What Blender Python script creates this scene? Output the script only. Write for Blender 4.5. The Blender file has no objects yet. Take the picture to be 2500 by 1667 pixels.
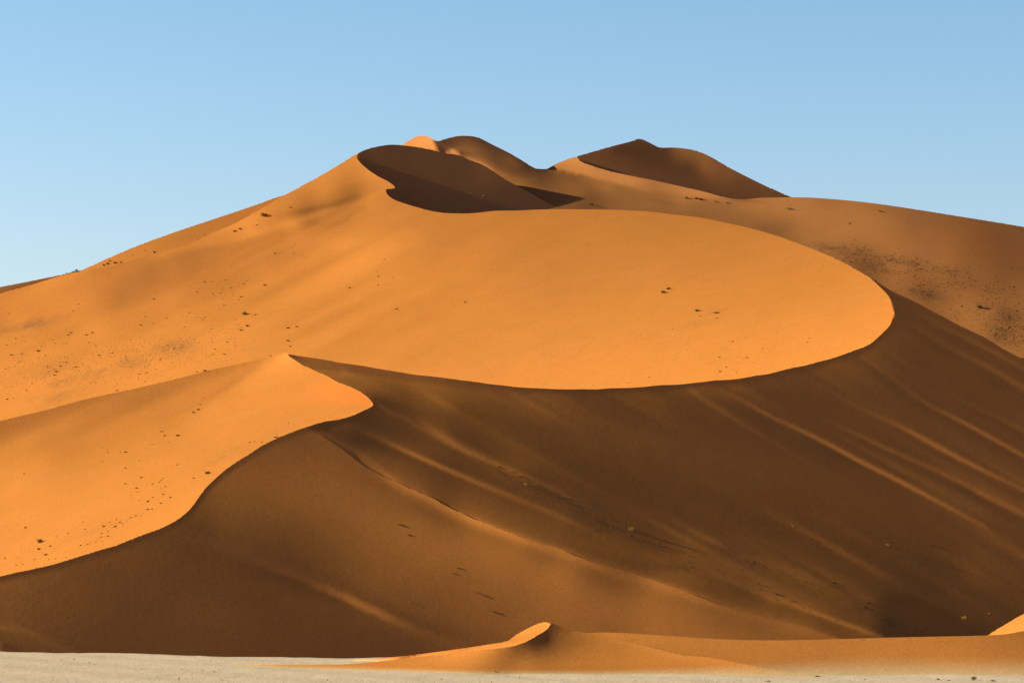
import bpy, bmesh, math, random, time
import numpy as np
from mathutils import Vector, Matrix
T0 = time.time()
scene = bpy.context.scene
# ---------------------------------------------------------------- camera, sky, sun, exposure
cam_data = bpy.data.cameras.new('camera'); cam = bpy.data.objects.new('camera', cam_data); scene.collection.objects.link(cam)
cam.location = (0, 0, 10.5); cam.rotation_euler = (math.radians(90), 0, 0)
cam_data.sensor_fit = 'HORIZONTAL'; cam_data.sensor_width = 36.0; cam_data.lens = 18.0/math.tan(math.radians(10.0))
cam_data.shift_y = (1380.0-833.5)/2500.0
cam_data.clip_start = 0.5; cam_data.clip_end = 60000
scene.camera = cam

SUN_ELEV, SUN_AZIM = 19.5, -97.0        # azimuth 0 = toward the camera, -90 = from the left
sun_dir = Vector((math.cos(math.radians(SUN_ELEV))*math.sin(math.radians(SUN_AZIM)), -math.cos(math.radians(SUN_ELEV))*math.cos(math.radians(SUN_AZIM)), math.sin(math.radians(SUN_ELEV))))
world = bpy.data.worlds.new('World'); scene.world = world; world.use_nodes = True
nt = world.node_tree; bg = nt.nodes['Background']
sky = nt.nodes.new('ShaderNodeTexSky'); sky.sky_type = 'NISHITA'; sky.sun_disc = False
sky.sun_elevation = math.radians(SUN_ELEV); sky.sun_rotation = math.atan2(sun_dir.x, sun_dir.y)
sky.altitude = 800; sky.air_density = 1.0; sky.dust_density = 2.2; sky.ozone_density = 1.2
# bright and pale low down; unseen sky overhead nearly blacked out to deepen shade
tc = nt.nodes.new('ShaderNodeTexCoord'); sx = nt.nodes.new('ShaderNodeSeparateXYZ'); nt.links.new(tc.outputs['Generated'], sx.inputs[0])
mr = nt.nodes.new('ShaderNodeMapRange'); mr.interpolation_type = 'SMOOTHSTEP'; nt.links.new(sx.outputs['Z'], mr.inputs['Value'])
mr.inputs['From Min'].default_value = 0.20; mr.inputs['From Max'].default_value = 0.30; mr.inputs['To Min'].default_value = 1.0; mr.inputs['To Max'].default_value = 0.02
tr = nt.nodes.new('ShaderNodeMapRange'); nt.links.new(sx.outputs['Z'], tr.inputs['Value']); tr.inputs['From Min'].default_value = 0.03; tr.inputs['From Max'].default_value = 0.21
tm = nt.nodes.new('ShaderNodeMix'); tm.data_type = 'RGBA'; nt.links.new(tr.outputs[0], tm.inputs[0]); tm.inputs[6].default_value = (1.14, 1.04, 1.08, 1); tm.inputs[7].default_value = (0.74, 0.98, 1.08, 1)
tn = nt.nodes.new('ShaderNodeVectorMath'); tn.operation = 'MULTIPLY'; nt.links.new(tm.outputs[2], tn.inputs[1]); nt.links.new(sky.outputs[0], tn.inputs[0])
vm = nt.nodes.new('ShaderNodeVectorMath'); vm.operation = 'SCALE'; nt.links.new(tn.outputs[0], vm.inputs[0]); nt.links.new(mr.outputs[0], vm.inputs['Scale'])
nt.links.new(vm.outputs[0], bg.inputs['Color']); bg.inputs['Strength'].default_value = 0.155
sun_data = bpy.data.lights.new('sun', 'SUN'); sun_data.energy = 5.0; sun_data.angle = math.radians(0.53); sun_data.color = (1.0, 1.0, 0.44)
sun = bpy.data.objects.new('sun', sun_data); scene.collection.objects.link(sun); sun.rotation_euler = (-sun_dir).to_track_quat('-Z', 'Y').to_euler(); sun.location = (-300, 200, 400)
scene.view_settings.view_transform = 'Standard'; scene.view_settings.look = 'None'; scene.view_settings.exposure = 0.22; scene.view_settings.gamma = 1.0

# ---------------------------------------------------------------- terrain solver
# The dunes are surveyed in the photograph's own pixel frame (2500 x 1667) as lines of sight from the
# camera; every sheet of sand is then solved for its real distance so that its slopes face the low sun the way the dunes do.
KPX = math.tan(math.radians(10.0)) / 1250.0      # tangent of one photo pixel
HORIZON = 1380.0
CAM_H = 10.5
SUN_EL = math.radians(19.5)
SUN_AZ = math.radians(-97.0)                     # 0 = toward the camera, -90 = from the left
SUNV = np.array([math.cos(SUN_EL)*math.sin(SUN_AZ), -math.cos(SUN_EL)*math.cos(SUN_AZ), math.sin(SUN_EL)])
H = 4.0
_ZO = {1: (0, 300, 2.8), 2: (830, 300, 2.8), 3: (1660, 300, 2.8), 4: (0, 700, 2.8), 5: (830, 700, 2.8), 6: (1660, 700, 2.8),
       7: (0, 1107, 2.8), 8: (830, 1107, 2.8), 9: (1660, 1107, 2.8), 10: (840, 310, 3.92), 11: (1300, 310, 3.36), 12: (0, 640, 5.88), 0: (0, 0, 0.9408)}
def Z(n, *pts):
    ox, oy, s = _ZO[n]
    return [(ox + p[0]/s, oy + p[1]/s) + tuple(p[2:]) for p in pts]

def smooth_curve(pts, step=6.0):
    P = np.array(pts, float); out = []
    n = len(P)
    for i in range(n-1):
        p0 = P[max(i-1, 0)]; p1 = P[i]; p2 = P[i+1]; p3 = P[min(i+2, n-1)]
        L = np.hypot(*(p2-p1)[:2]); m = max(1, int(L/step))
        # centripetal-like tangents limited by the chord
        d0 = max(np.hypot(*(p1-p0)[:2]), 1e-6); d2 = max(np.hypot(*(p3-p2)[:2]), 1e-6)
        m1 = ((p2-p1)/L + (p1-p0)/d0)*0.5*L if i > 0 else (p2-p1)
        m2 = ((p2-p1)/L + (p3-p2)/d2)*0.5*L if i < n-2 else (p2-p1)
        for k in range(m):
            t = k/m; t2 = t*t; t3 = t2*t
            out.append((2*t3-3*t2+1)*p1 + (t3-2*t2+t)*m1 + (-2*t3+3*t2)*p2 + (t3-t2)*m2)
    out.append(P[-1])
    return np.array(out)

def in_poly(X, Y, poly):
    inside = np.zeros(X.shape, bool); n = len(poly)
    x1, y1 = poly[:, 0], poly[:, 1]; x2, y2 = np.roll(x1, -1), np.roll(y1, -1)
    for k in range(n):
        if y1[k] == y2[k]: continue
        c = (y1[k] > Y) != (y2[k] > Y)
        inside ^= c & (X < (x2[k]-x1[k])*(Y-y1[k])/(y2[k]-y1[k]) + x1[k])
    return inside

def near_line(px, py, line):
    """distance, closest point, side (+ = below the line in the picture when it runs left to right) and parameter"""
    bd = np.full(px.shape, 1e18); bx = np.zeros(px.shape); by = np.zeros(px.shape); bs = np.zeros(px.shape); bt = np.zeros(px.shape)
    for k in range(len(line)-1):
        ax, ay = line[k][:2]; cx, cy = line[k+1][:2]; dx, dy = cx-ax, cy-ay; L2 = dx*dx+dy*dy
        if L2 < 1e-9: continue
        t = np.clip(((px-ax)*dx+(py-ay)*dy)/L2, 0, 1); qx = ax+t*dx; qy = ay+t*dy
        d = (px-qx)**2+(py-qy)**2; m = d < bd
        bd = np.where(m, d, bd); bx = np.where(m, qx, bx); by = np.where(m, qy, by); bt = np.where(m, k+t, bt)
        bs = np.where(m, dx*(py-ay)-dy*(px-ax), bs)
    return np.sqrt(bd), bx, by, np.sign(bs), bt

def rbf_field(pts, X, Y, c=22.0, smooth=9.0):
    P = np.array(pts, float); n = len(P)
    D = np.hypot(P[:, None, 0]-P[None, :, 0], P[:, None, 1]-P[None, :, 1])
    K = -np.sqrt(D*D+c*c) + 0.0
    A = np.zeros((n+1, n+1)); A[:n, :n] = K + smooth*np.eye(n); A[:n, n] = 1; A[n, :n] = 1
    w = np.linalg.solve(A, np.append(P[:, 2], 0))
    out = np.full(X.shape, w[n])
    for i in range(n): out -= w[i]*np.sqrt((X-P[i, 0])**2+(Y-P[i, 1])**2+c*c)
    return np.clip(out, P[:, 2].min()-6, P[:, 2].max()+6)

def add_streaks(F, X, Y, streaks):
    for pts, wa, wb in streaks:          # pts (x, y, amp); wa = width above, wb = width below
        line = smooth_curve(pts, 10.0)
        m = (X > line[:, 0].min()-4*max(wa, wb)) & (X < line[:, 0].max()+4*max(wa, wb)) & (Y > line[:, 1].min()-4*max(wa, wb)) & (Y < line[:, 1].max()+4*max(wa, wb))
        d, _, _, s, t = near_line(X[m], Y[m], line)
        amp = np.interp(t, np.arange(len(line)), line[:, 2])
        w = np.where(s > 0, wb, wa)
        F[m] += amp*np.exp(-(d/w)**2)
    return F

def shade_of(qa, qb, A, B):
    nx = qa; nz = qb; ny = -1-A*qa-B*qb
    L = np.sqrt(nx*nx+ny*ny+nz*nz)
    return (nx*SUNV[0]+ny*SUNV[1]+nz*SUNV[2])/L

def prior_q(T, s, A, B, lo=-68., hi=62.):
    c = (T-np.cos(s)*SUNV[2])/(np.sin(s)*math.cos(SUN_EL))
    phi = SUN_AZ+np.arccos(np.clip(c, -1, 1))
    phi = np.clip(phi, math.radians(lo), math.radians(hi))
    nx = np.sin(s)*np.sin(phi); ny = -np.sin(s)*np.cos(phi); nz = np.cos(s)
    t = -(ny+A*nx+B*nz)
    t = np.maximum(t, 0.05)
    return nx/t, nz/t

def dct_solve(rhs, eig):
    a = np.concatenate([rhs, rhs[::-1]], 0); a = np.concatenate([a, a[:, ::-1]], 1)
    f = np.fft.rfft2(a)
    return np.fft.irfft2(f/eig, s=a.shape)[:rhs.shape[0], :rhs.shape[1]]

def poisson(rho, ga, gb, W, wa, ra, h, iters):
    """min sum W |drho - g|^2 + wa (rho-ra)^2 ; rows run down the picture, so b falls with the row"""
    wx = 0.5*(W[:, 1:]+W[:, :-1]); wy = 0.5*(W[1:]+W[:-1])
    gx = 0.5*(ga[:, 1:]+ga[:, :-1])*KPX*h; gy = -0.5*(gb[1:]+gb[:-1])*KPX*h
    def Amul(r):
        fx = wx*(r[:, 1:]-r[:, :-1]); fy = wy*(r[1:]-r[:-1]); o = wa*r
        o[:, 1:] += fx; o[:, :-1] -= fx; o[1:] += fy; o[:-1] -= fy
        return o
    b = wa*ra; f = wx*gx; b[:, 1:] += f; b[:, :-1] -= f; f = wy*gy; b[1:] += f; b[:-1] -= f
    ny, nx = rho.shape
    wy_ = 2-2*np.cos(np.pi*np.arange(2*ny)/ny); wx_ = 2-2*np.cos(np.pi*np.arange(nx+1)/nx)
    eig = wy_[:, None]+wx_[None, :]+max(wa.mean(), 1e-6)
    r = b-Amul(rho); z = dct_solve(r, eig); p = z.copy(); rz = (r*z).sum()
    for _ in range(iters):
        Ap = Amul(p); al = rz/(p*Ap).sum(); rho = rho+al*p; r = r-al*Ap
        z = dct_solve(r, eig); rz2 = (r*z).sum()
        if rz2 < 1e-13: break
        p = z+(rz2/rz)*p; rz = rz2
    return rho

def grad(rho, h):
    qa = np.empty_like(rho); qb = np.empty_like(rho)
    qa[:, 1:-1] = (rho[:, 2:]-rho[:, :-2])/2; qa[:, 0] = rho[:, 1]-rho[:, 0]; qa[:, -1] = rho[:, -1]-rho[:, -2]
    qb[1:-1] = -(rho[2:]-rho[:-2])/2; qb[0] = -(rho[1]-rho[0]); qb[-1] = -(rho[-1]-rho[-2])
    return qa/(KPX*h), qb/(KPX*h)

def g2t(G, gain, amb): return np.power(np.clip(G, 1, 255)/255., 2.2)/gain-amb

def cgrad(r, h):
    dx = r[:, 1:]-r[:, :-1]; dy = r[1:]-r[:-1]; k = 1/(KPX*h)
    return .5*(dx[1:]+dx[:-1])*k, -.5*(dy[:, 1:]+dy[:, :-1])*k
def cgrad_t(u, v, h, shape):
    k = .5/(KPX*h); o = np.zeros(shape); u = u*k; v = v*k
    o[:-1, 1:] += u; o[:-1, :-1] -= u; o[1:, 1:] += u; o[1:, :-1] -= u
    o[1:, 1:] -= v; o[:-1, 1:] += v; o[1:, :-1] -= v; o[:-1, :-1] += v
    return o
def cavg(a): return .25*(a[1:, 1:]+a[:-1, 1:]+a[1:, :-1]+a[:-1, :-1])
def blur(a, n, it=3):
    for _ in range(it):
        for ax in (0, 1):
            m = min(n, a.shape[ax]-1); p = np.pad(a, [(m, m) if k == ax else (0, 0) for k in (0, 1)], mode='edge')
            c = np.cumsum(p, ax); w = 2*m+1
            z = np.zeros_like(np.take(c, [0], ax)); c = np.concatenate([z, c], ax)
            a = (np.take(c, range(w, c.shape[ax]), ax)-np.take(c, range(0, c.shape[ax]-w), ax))/w
    return a

def gauss_newton(rho, T, W, wa, ra, g0, A, B, h, mu, cgit):
    Ac, Bc, Tc, Wc = cavg(A), cavg(B), cavg(T), np.minimum(1, cavg(W)); Wc = np.where(Wc > .5, Wc, .02)
    qa, qb = cgrad(rho, h); e = 1e-3; f = shade_of(qa, qb, Ac, Bc)
    fa = (shade_of(qa+e, qb, Ac, Bc)-f)/e; fb = (shade_of(qa, qb+e, Ac, Bc)-f)/e
    tgt = np.clip(Tc-f, -.2, .2)+fa*qa+fb*qb
    over = np.clip((1.3-qb)/.6, 0, 1)*.15          # nothing stands steeper than sand can
    k2 = 1/(KPX*h)**2; wx = .5*(W[:, 1:]+W[:, :-1])*mu*k2; wy = .5*(W[1:]+W[:-1])*mu*k2
    gx = .5*(g0[0][:, 1:]+g0[0][:, :-1])*KPX*h; gy = -.5*(g0[1][1:]+g0[1][:-1])*KPX*h
    def Am(r):
        u, v = cgrad(r, h); p = Wc*(fa*u+fb*v); o = cgrad_t(fa*p, fb*p+over*v, h, r.shape)+wa*k2*r*.02
        fx = wx*(r[:, 1:]-r[:, :-1]); fy = wy*(r[1:]-r[:-1])
        o[:, 1:] += fx; o[:, :-1] -= fx; o[1:] += fy; o[:-1] -= fy
        return o
    b = cgrad_t(Wc*fa*tgt, Wc*fb*tgt+over*1.3, h, rho.shape)+wa*k2*ra*.02; fx = wx*gx; fy = wy*gy
    b[:, 1:] += fx; b[:, :-1] -= fx; b[1:] += fy; b[:-1] -= fy
    ny, nx = rho.shape
    eig = ((2-2*np.cos(np.pi*np.arange(2*ny)/ny))[:, None]+(2-2*np.cos(np.pi*np.arange(nx+1)/nx))[None, :])*k2*(mu+.03)+wa.mean()*k2*.02
    r = b-Am(rho); z = dct_solve(r, eig); p = z.copy(); rz = (r*z).sum()
    for _ in range(cgit):
        Ap = Am(p); al = rz/(p*Ap).sum(); rho = rho+al*p; r = r-al*Ap
        z = dct_solve(r, eig); rz2 = (r*z).sum(); p = z+(rz2/rz)*p; rz = rz2
    return rho

def wind_ribs(X, Y, ang=29., right=None):
    c, s_ = math.cos(math.radians(ang)), math.sin(math.radians(ang)); u = X*c+Y*s_; v = -X*s_+Y*c
    o = np.zeros(X.shape)
    for su, sv, a, seed in ((420., 26., 1., 1), (300., 13., .6, 2), (500., 60., .8, 3)):
        r = np.random.RandomState(seed).randn(256, 256); fu = u/su+40; fv = v/sv+90; iu = np.floor(fu).astype(int); iv = np.floor(fv).astype(int); du = fu-iu; dv = fv-iv
        du = du*du*(3-2*du); dv = dv*dv*(3-2*dv); iu %= 255; iv %= 255
        o += a*((r[iv, iu]*(1-du)+r[iv, iu+1]*du)*(1-dv)+(r[iv+1, iu]*(1-du)+r[iv+1, iu+1]*du)*dv)
    if right: return o*np.clip((right-X)/700, .12, 1)
    below = np.interp(X, [600, 913, 1330, 1870, 2231, 2800], [850, 984, 1223, 1463, 1582, 1700])-Y
    return o*np.clip((X-900)/500, .1, 1)*np.clip(below/60, 0, 1)

def solve_sheet(sh):
    gain, amb = sh.get('gain', 0.44), sh.get('amb', 0.052)
    outline = sh['outline']; mu = sh.get('mu', .0007); Hm = sh.get('h', H)
    x0 = math.floor(outline[:, 0].min()/32)*32-32; x1 = math.ceil(outline[:, 0].max()/32)*32+32
    y0 = math.floor(outline[:, 1].min()/32)*32-32; y1 = math.ceil(outline[:, 1].max()/32)*32+32
    rho = None; rho_first = None
    for h, its in ((16., sh.get('its', 22)), (8., 9), (4., 6), (2., 3)):
        if h < Hm: break
        xs = np.arange(x0, x1+.1, h); ys = np.arange(y0, y1+.1, h); X, Y = np.meshgrid(xs, ys)
        A = (X-1250)*KPX; B = (HORIZON-Y)*KPX
        G = None; S = None
        for lab in sh['labels']:
            F = rbf_field(lab['pts'], X, Y); s_ = rbf_field(lab['slope'], X, Y, 60) if isinstance(lab['slope'], list) else np.full(X.shape, float(lab['slope']))
            if G is None: G, S = F, s_
            else:
                m = in_poly(X, Y, np.array(lab['poly'])); G = np.where(m, F, G); S = np.where(m, s_, S)
        G = add_streaks(G, X, Y, sh.get('streaks', []))
        if 'drift' in sh:      # faint wind ribs running down the dark face
            G = G + sh['drift']*wind_ribs(X, Y)
        if 'ribs' in sh: G = G + sh['ribs'][0]*wind_ribs(X, Y, sh['ribs'][1], sh['ribs'][2])
        T = g2t(G*sh.get('gs', 1.), gain, amb); T = .008+.012*np.logaddexp(0, (T-.004)/.012); tm = sh.get('tmax', .78); T = np.where(T > tm-.18, tm-.18+.18*(1-np.exp(-np.maximum(T-tm+.18, 0)/.18)), T)
        inside = in_poly(X, Y, outline)
        d, *_ = near_line(X.ravel(), Y.ravel(), outline[::3]); d = d.reshape(X.shape)
        W = np.where(inside | (d < 1.5*h), 1.0, 0.05)
        wa = np.zeros(X.shape); ra = np.zeros(X.shape)
        for (ax, ay, lnY, w) in sh['anchors']:
            rad = max(12., h)
            k = np.exp(-((X-ax)**2+(Y-ay)**2)/rad**2); k = k*w/k.sum()
            wa += k; ra += k*lnY
        ra = np.where(wa > 1e-12, ra/np.maximum(wa, 1e-12), 0)
        def up(a):
            o = np.empty(X.shape); o[::2, ::2] = a; o[1::2, ::2] = .5*(a[1:]+a[:-1]); o[:, 1::2] = .5*(o[:, 2::2]+o[:, :-2:2]); return o
        if rho is None:
            Wi = np.where(inside, 1., 1e-3); n = max(1, int(sh.get('tblur', 110)/h)); Tb = blur(T*Wi, n)/blur(Wi, n)
            g = prior_q(Tb, np.radians(S), A, B)
            rho = poisson(np.full(X.shape, sh['anchors'][0][2]), g[0], g[1], W, wa, ra, h, 50); rho_first = rho
        else: rho = up(rho); rho_first = up(rho_first)
        g0 = grad(rho_first, h); wa0, ra0 = wa, ra
        for it in range(its):
            m_ = mu*(6 if (h > 8 and it < 4) else 1)
            rho = gauss_newton(rho, T, W, wa, ra, g0, A, B, h, m_, 32)
            if (h > 8 and it < its//2) or (h == 8. and it < 3): rho = rho_first+blur(rho-rho_first, 1, 2 if h > 8 else 1)   # no early folds
    viol = [v-rho[int(round((by_-y0)/Hm)), int(round((bx_-x0)/Hm))] for bx_, by_, v in sh.get('behind', []) if y0 <= by_ < y1 and x0 <= bx_ < x1]
    if viol: rho = rho+max(viol)               # slide the whole sheet back until it clears what stands in front of it
    qa, qb = grad(rho, Hm)
    sh.update(X=X, Y=Y, rho=rho, qa=qa, qb=qb, T=T, x0=x0, y0=y0, inside=inside, f=shade_of(qa, qb, A, B), step=Hm)
    return sh

def rho_at(sh, x, y):
    fx = (x-sh['x0'])/sh['step']; fy = (y-sh['y0'])/sh['step']; i = int(np.clip(fx, 0, sh['rho'].shape[1]-2)); j = int(np.clip(fy, 0, sh['rho'].shape[0]-2)); u = fx-i; v = fy-j
    r = sh['rho']; return (r[j, i]*(1-u)+r[j, i+1]*u)*(1-v)+(r[j+1, i]*(1-u)+r[j+1, i+1]*u)*v

def world(x, y, rho):
    Yd = np.exp(rho); return np.stack([Yd*(x-1250)*KPX, Yd, CAM_H+Yd*(HORIZON-y)*KPX], -1)
# ---------------------------------------------------------------- survey of the dunes
def C_(*segs):
    o = []
    for s in segs: o += [tuple(p[:2]) for p in s]
    return o
crest_D = C_([(-260, 1462), (-120, 1432)], Z(7, (0,840),(150,806),(400,746),(600,686),(800,625),(950,570),(1100,510),(1230,440),(1300,380),(1350,310),(1400,240),(1450,190),(1560,95)),
             Z(4, (1700,1140),(1800,1080),(1900,1030),(2050,975),(2200,925),(2340,897)), Z(5, (80,880),(150,850),(200,828),(225,812),(232,797)))
edge_C = Z(5, (232,797),(226,778),(200,745),(150,710),(80,675),(0,646)) + Z(4, (2250,603),(2150,560),(2080,527),(2020,488),(1985,462),(1962,450))
top_C = C_([(-260, 1100), (-120, 1063)], Z(4, (0,917),(300,845),(600,765),(900,700),(1200,630),(1500,555),(1700,512),(1850,475),(1930,455),(1962,450)))
crest_B = C_(Z(4, (1975,460),(2050,472),(2200,494)), Z(5, (0,515),(150,540),(350,575),(550,605),(750,632),(950,655),(1150,680),(1300,692),(1500,700),(1700,700),(1900,692),(2050,685),(2150,675)),
             Z(6, (0,668),(200,645),(400,630),(600,595),(800,550),(1000,500),(1150,450),(1300,390),(1380,320),(1440,255),(1465,200),(1465,150),(1440,90)), Z(3, (1410,1165),(1365,1120),(1300,1058)))
sky_B = C_(Z(3, (1300,1052),(1400,1120),(1450,1150),(1560,1200),(1700,1272),(1900,1378),(2100,1475)), Z(6, (2200,418),(2352,500)), [(2620, 945), (2760, 1030)])
top_H = C_([(-260, 778), (-120, 748)], Z(1, (0,1165),(200,1110),(400,1050),(540,1017),(640,1000),(840,960),(1060,890),(1280,838),(1400,775),(1600,690),(1780,590),(1940,497),(2130,395)), Z(2, (0,283),(100,220),(156,190)))
crest_G = Z(2, (156,190),(128,208),(113,232),(122,252),(170,303),(250,360),(330,402),(368,430),(380,445),(362,453),(318,452),(310,462),(320,485),(360,520),(430,548),(520,575),(600,597),(700,615),(800,620),(870,620),(950,614),(1050,603),(1200,600),(1350,594),(1480,591),(1700,592),(1900,596),(2100,605))
crest_A = Z(3, (0,632),(150,650),(300,680),(500,725),(700,785),(900,860),(1100,945),(1250,1030),(1300,1060),(1365,1120),(1410,1165),(1440,1208),(1448,1245),(1465,1300))
top_G = Z(10, (172,232),(190,225),(260,202),(350,183),(420,173),(480,171),(560,177),(700,194),(850,224),(960,252),(1100,272),(1180,308),(1330,365),(1450,440),(1520,487),(1620,545),(1750,612),(1950,727),(2085,788))
sky_N1 = Z(10, (540,182),(590,150),(640,120),(700,90),(760,87),(810,95),(860,125),(890,138),(950,122),(1050,95),(1130,86),(1200,88),(1290,103),(1340,128),(1400,160),(1600,260),(1750,350),(1830,397),(1880,403),(1940,405))
sky_N2 = Z(11, (200,300),(300,260),(365,242),(500,203),(650,160),(800,122),(878,98),(950,125),(1040,168),(1150,170),(1250,178),(1350,198),(1430,230),(1600,325),(1800,430),(1950,500),(2125,577))
sky_N3 = C_(Z(3, (870,510),(1000,518),(1300,547),(1600,590),(1900,638),(2352,712)), [(2620, 578), (2760, 606)])
foot_P2 = Z(11, (365,243),(385,275),(500,322),(640,365),(800,400),(1000,440),(1200,485),(1400,530),(1550,570),(1650,590),(1750,593),(1860,583),(2140,577))
top_H0 = Z(1, (500,1032),(540,1015),(760,915),(960,832),(1180,752),(1400,678),(1600,612),(1750,560),(1940,496),(2000,490))
top_Q = C_([(-260, 752), (-120, 724)], Z(1, (0,1122),(200,1083),(420,1038),(540,1010),(620,1000)))
lip = C_([(-1500, 1568), (-260, 1583)], Z(7, (0,1352),(600,1362),(1100,1372),(1500,1385),(2000,1393)), Z(8, (0,1394),(420,1390)), [(1300, 1603), (2760, 1603)])
crest_F = C_(Z(7, (1560,1441),(1900,1440),(2200,1442)), Z(8, (0,1440),(400,1404),(700,1370),(900,1348),(1100,1327),(1200,1310),(1270,1284),(1350,1240),(1425,1190),(1440,1164),(1560,1200),(1640,1216),(1700,1225),(1750,1222),(1850,1222),(2000,1228)), Z(9, (20,1252),(300,1268),(600,1275),(1080,1266),(1400,1257),(1700,1250),(2110,1240),(2230,1232),(2352,1210)), [(2620, 1525), (2760, 1515)])
foot_F = [(2760, 1668), (2500, 1660)] + Z(8, (2352,1538),(1800,1528),(1250,1515),(600,1495),(0,1476)) + Z(7, (1900,1462),(1550,1446))
top_FC = C_(Z(7, (1540,1441),(1700,1431),(1900,1425),(2200,1416)), Z(8, (0,1411),(200,1400),(400,1386),(600,1362),(800,1335),(1000,1305),(1150,1275),(1200,1240),(1250,1210),(1330,1170),(1400,1150),(1428,1154),(1440,1164)))
top_FR = C_(Z(9, (2095,1246),(2150,1210),(2220,1168),(2352,1092)), [(2600, 1452), (2760, 1400)])

spur_D = C_(Z(5, (233,799),(262,815),(330,852),(430,895),(560,977),(700,1062),(830,1138)), Z(8, (960,65),(1150,185),(1400,325),(1600,437),(1880,588),(2100,688),(2340,782)), Z(9, (150,838),(400,934),(590,998),(750,1040),(1000,1128),(1200,1195),(1390,1256),(1600,1330)), [(2400, 1640)])
def arr(p, step=6.0): return smooth_curve(p, step)
def poly(*cs): return np.concatenate([np.array(c, float)[:, :2] for c in cs])

D_top = np.concatenate([arr(crest_D), arr(spur_D)[1:]]); B_top2 = arr(crest_B)[:-1]; B_top3 = arr(sky_B)
SHADE_PTS = (Z(0,
      (20,1345,70),(20,1440,60),(0,1480,55),(100,1400,60),(250,1320,56),(200,1400,56),(400,1350,50),(330,1290,56),(460,1230,50),(500,1130,72),(520,1200,66),(600,1050,66),(650,1150,74),(700,1010,62),(760,1100,74),
      (850,1180,80),(950,1200,82),(620,1320,40),(560,1340,44),(640,1250,54),(700,1340,44),(870,1320,72),(1000,1280,84),(1100,1220,88),(1180,1250,88),(1060,1320,76),(1200,1350,80),(1000,1400,62),(1150,1420,70),
      (900,1470,40),(700,1450,46),(780,1430,44),(600,1480,42),(800,1490,38),(400,1470,50),(300,1500,42),(100,1490,52),(1400,1400,82),(1600,1400,82),(1500,1350,86),(1800,1440,76),(1700,1450,78),(1400,1440,76),(1300,1300,90),(560,1420,52),(480,1400,54),(820,1380,56),(900,1280,76))
     + Z(8, (700,235,42),(1100,395,44),(1400,500,42),(1700,640,38),(2000,720,42),(2100,790,56),(1000,350,48),(900,90,52),(1200,250,50),(1500,420,50),(1850,640,36),(1600,560,40),(1200,440,46))
     + Z(9, (200,900,56),(500,1020,58),(700,1130,60),(1000,1210,64),(300,960,58),(1200,1240,72),(300,200,40),(700,400,42),(1200,300,44),(1700,500,44),(2200,500,50),(1300,750,40),(1000,600,42),(1500,850,36),(1900,800,52),(2000,860,60),
            (2200,700,50),(1600,1000,38),(1700,1130,40),(2000,1150,40),(2200,1100,46),(600,600,48),(300,700,58),(700,900,62),(900,1000,64),(1200,1150,60),(300,800,68),(600,950,72),(850,1050,70),(1000,860,56),(1300,1050,50),(100,640,62),(1100,1250,66))
     + Z(5, (500,1050,56),(900,1200,52),(100,560,38),(20,600,66),(300,640,48),(150,690,64),(250,770,60),(500,680,60),(420,730,48),(700,740,58),(850,860,42),(1000,700,60),(900,660,52),(1050,770,42),(1300,740,66),(1200,860,40),(1500,780,60),
            (1500,1000,38),(1100,950,45),(800,960,50),(1300,1100,45),(1600,1150,40),(1400,1300,48),(2000,900,48),(2200,800,60),(2100,1100,42),(2300,1300,42),(1900,1400,40),(2000,760,60),(250,850,34),(180,900,42),(350,950,46),(300,880,50),(1700,760,56),(60,960,60),(500,860,56),(700,1000,64),(1200,1230,62))
     + Z(6, (300,740,60),(100,900,48),(300,1000,42),(600,1300,36),(900,1400,40),(1200,800,46),(1500,720,46),(1900,720,50),(2200,800,46),(1600,1400,46),(2200,1300,50),(1000,780,44),(700,780,46),(1000,620,58),(1300,520,60),(1500,400,56),(1700,500,48),(2000,640,50),(1550,180,50),(1700,230,60),(2000,380,60),(2200,500,60),(1600,1100,46),(1900,1150,48),(1200,1350,42)))
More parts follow.
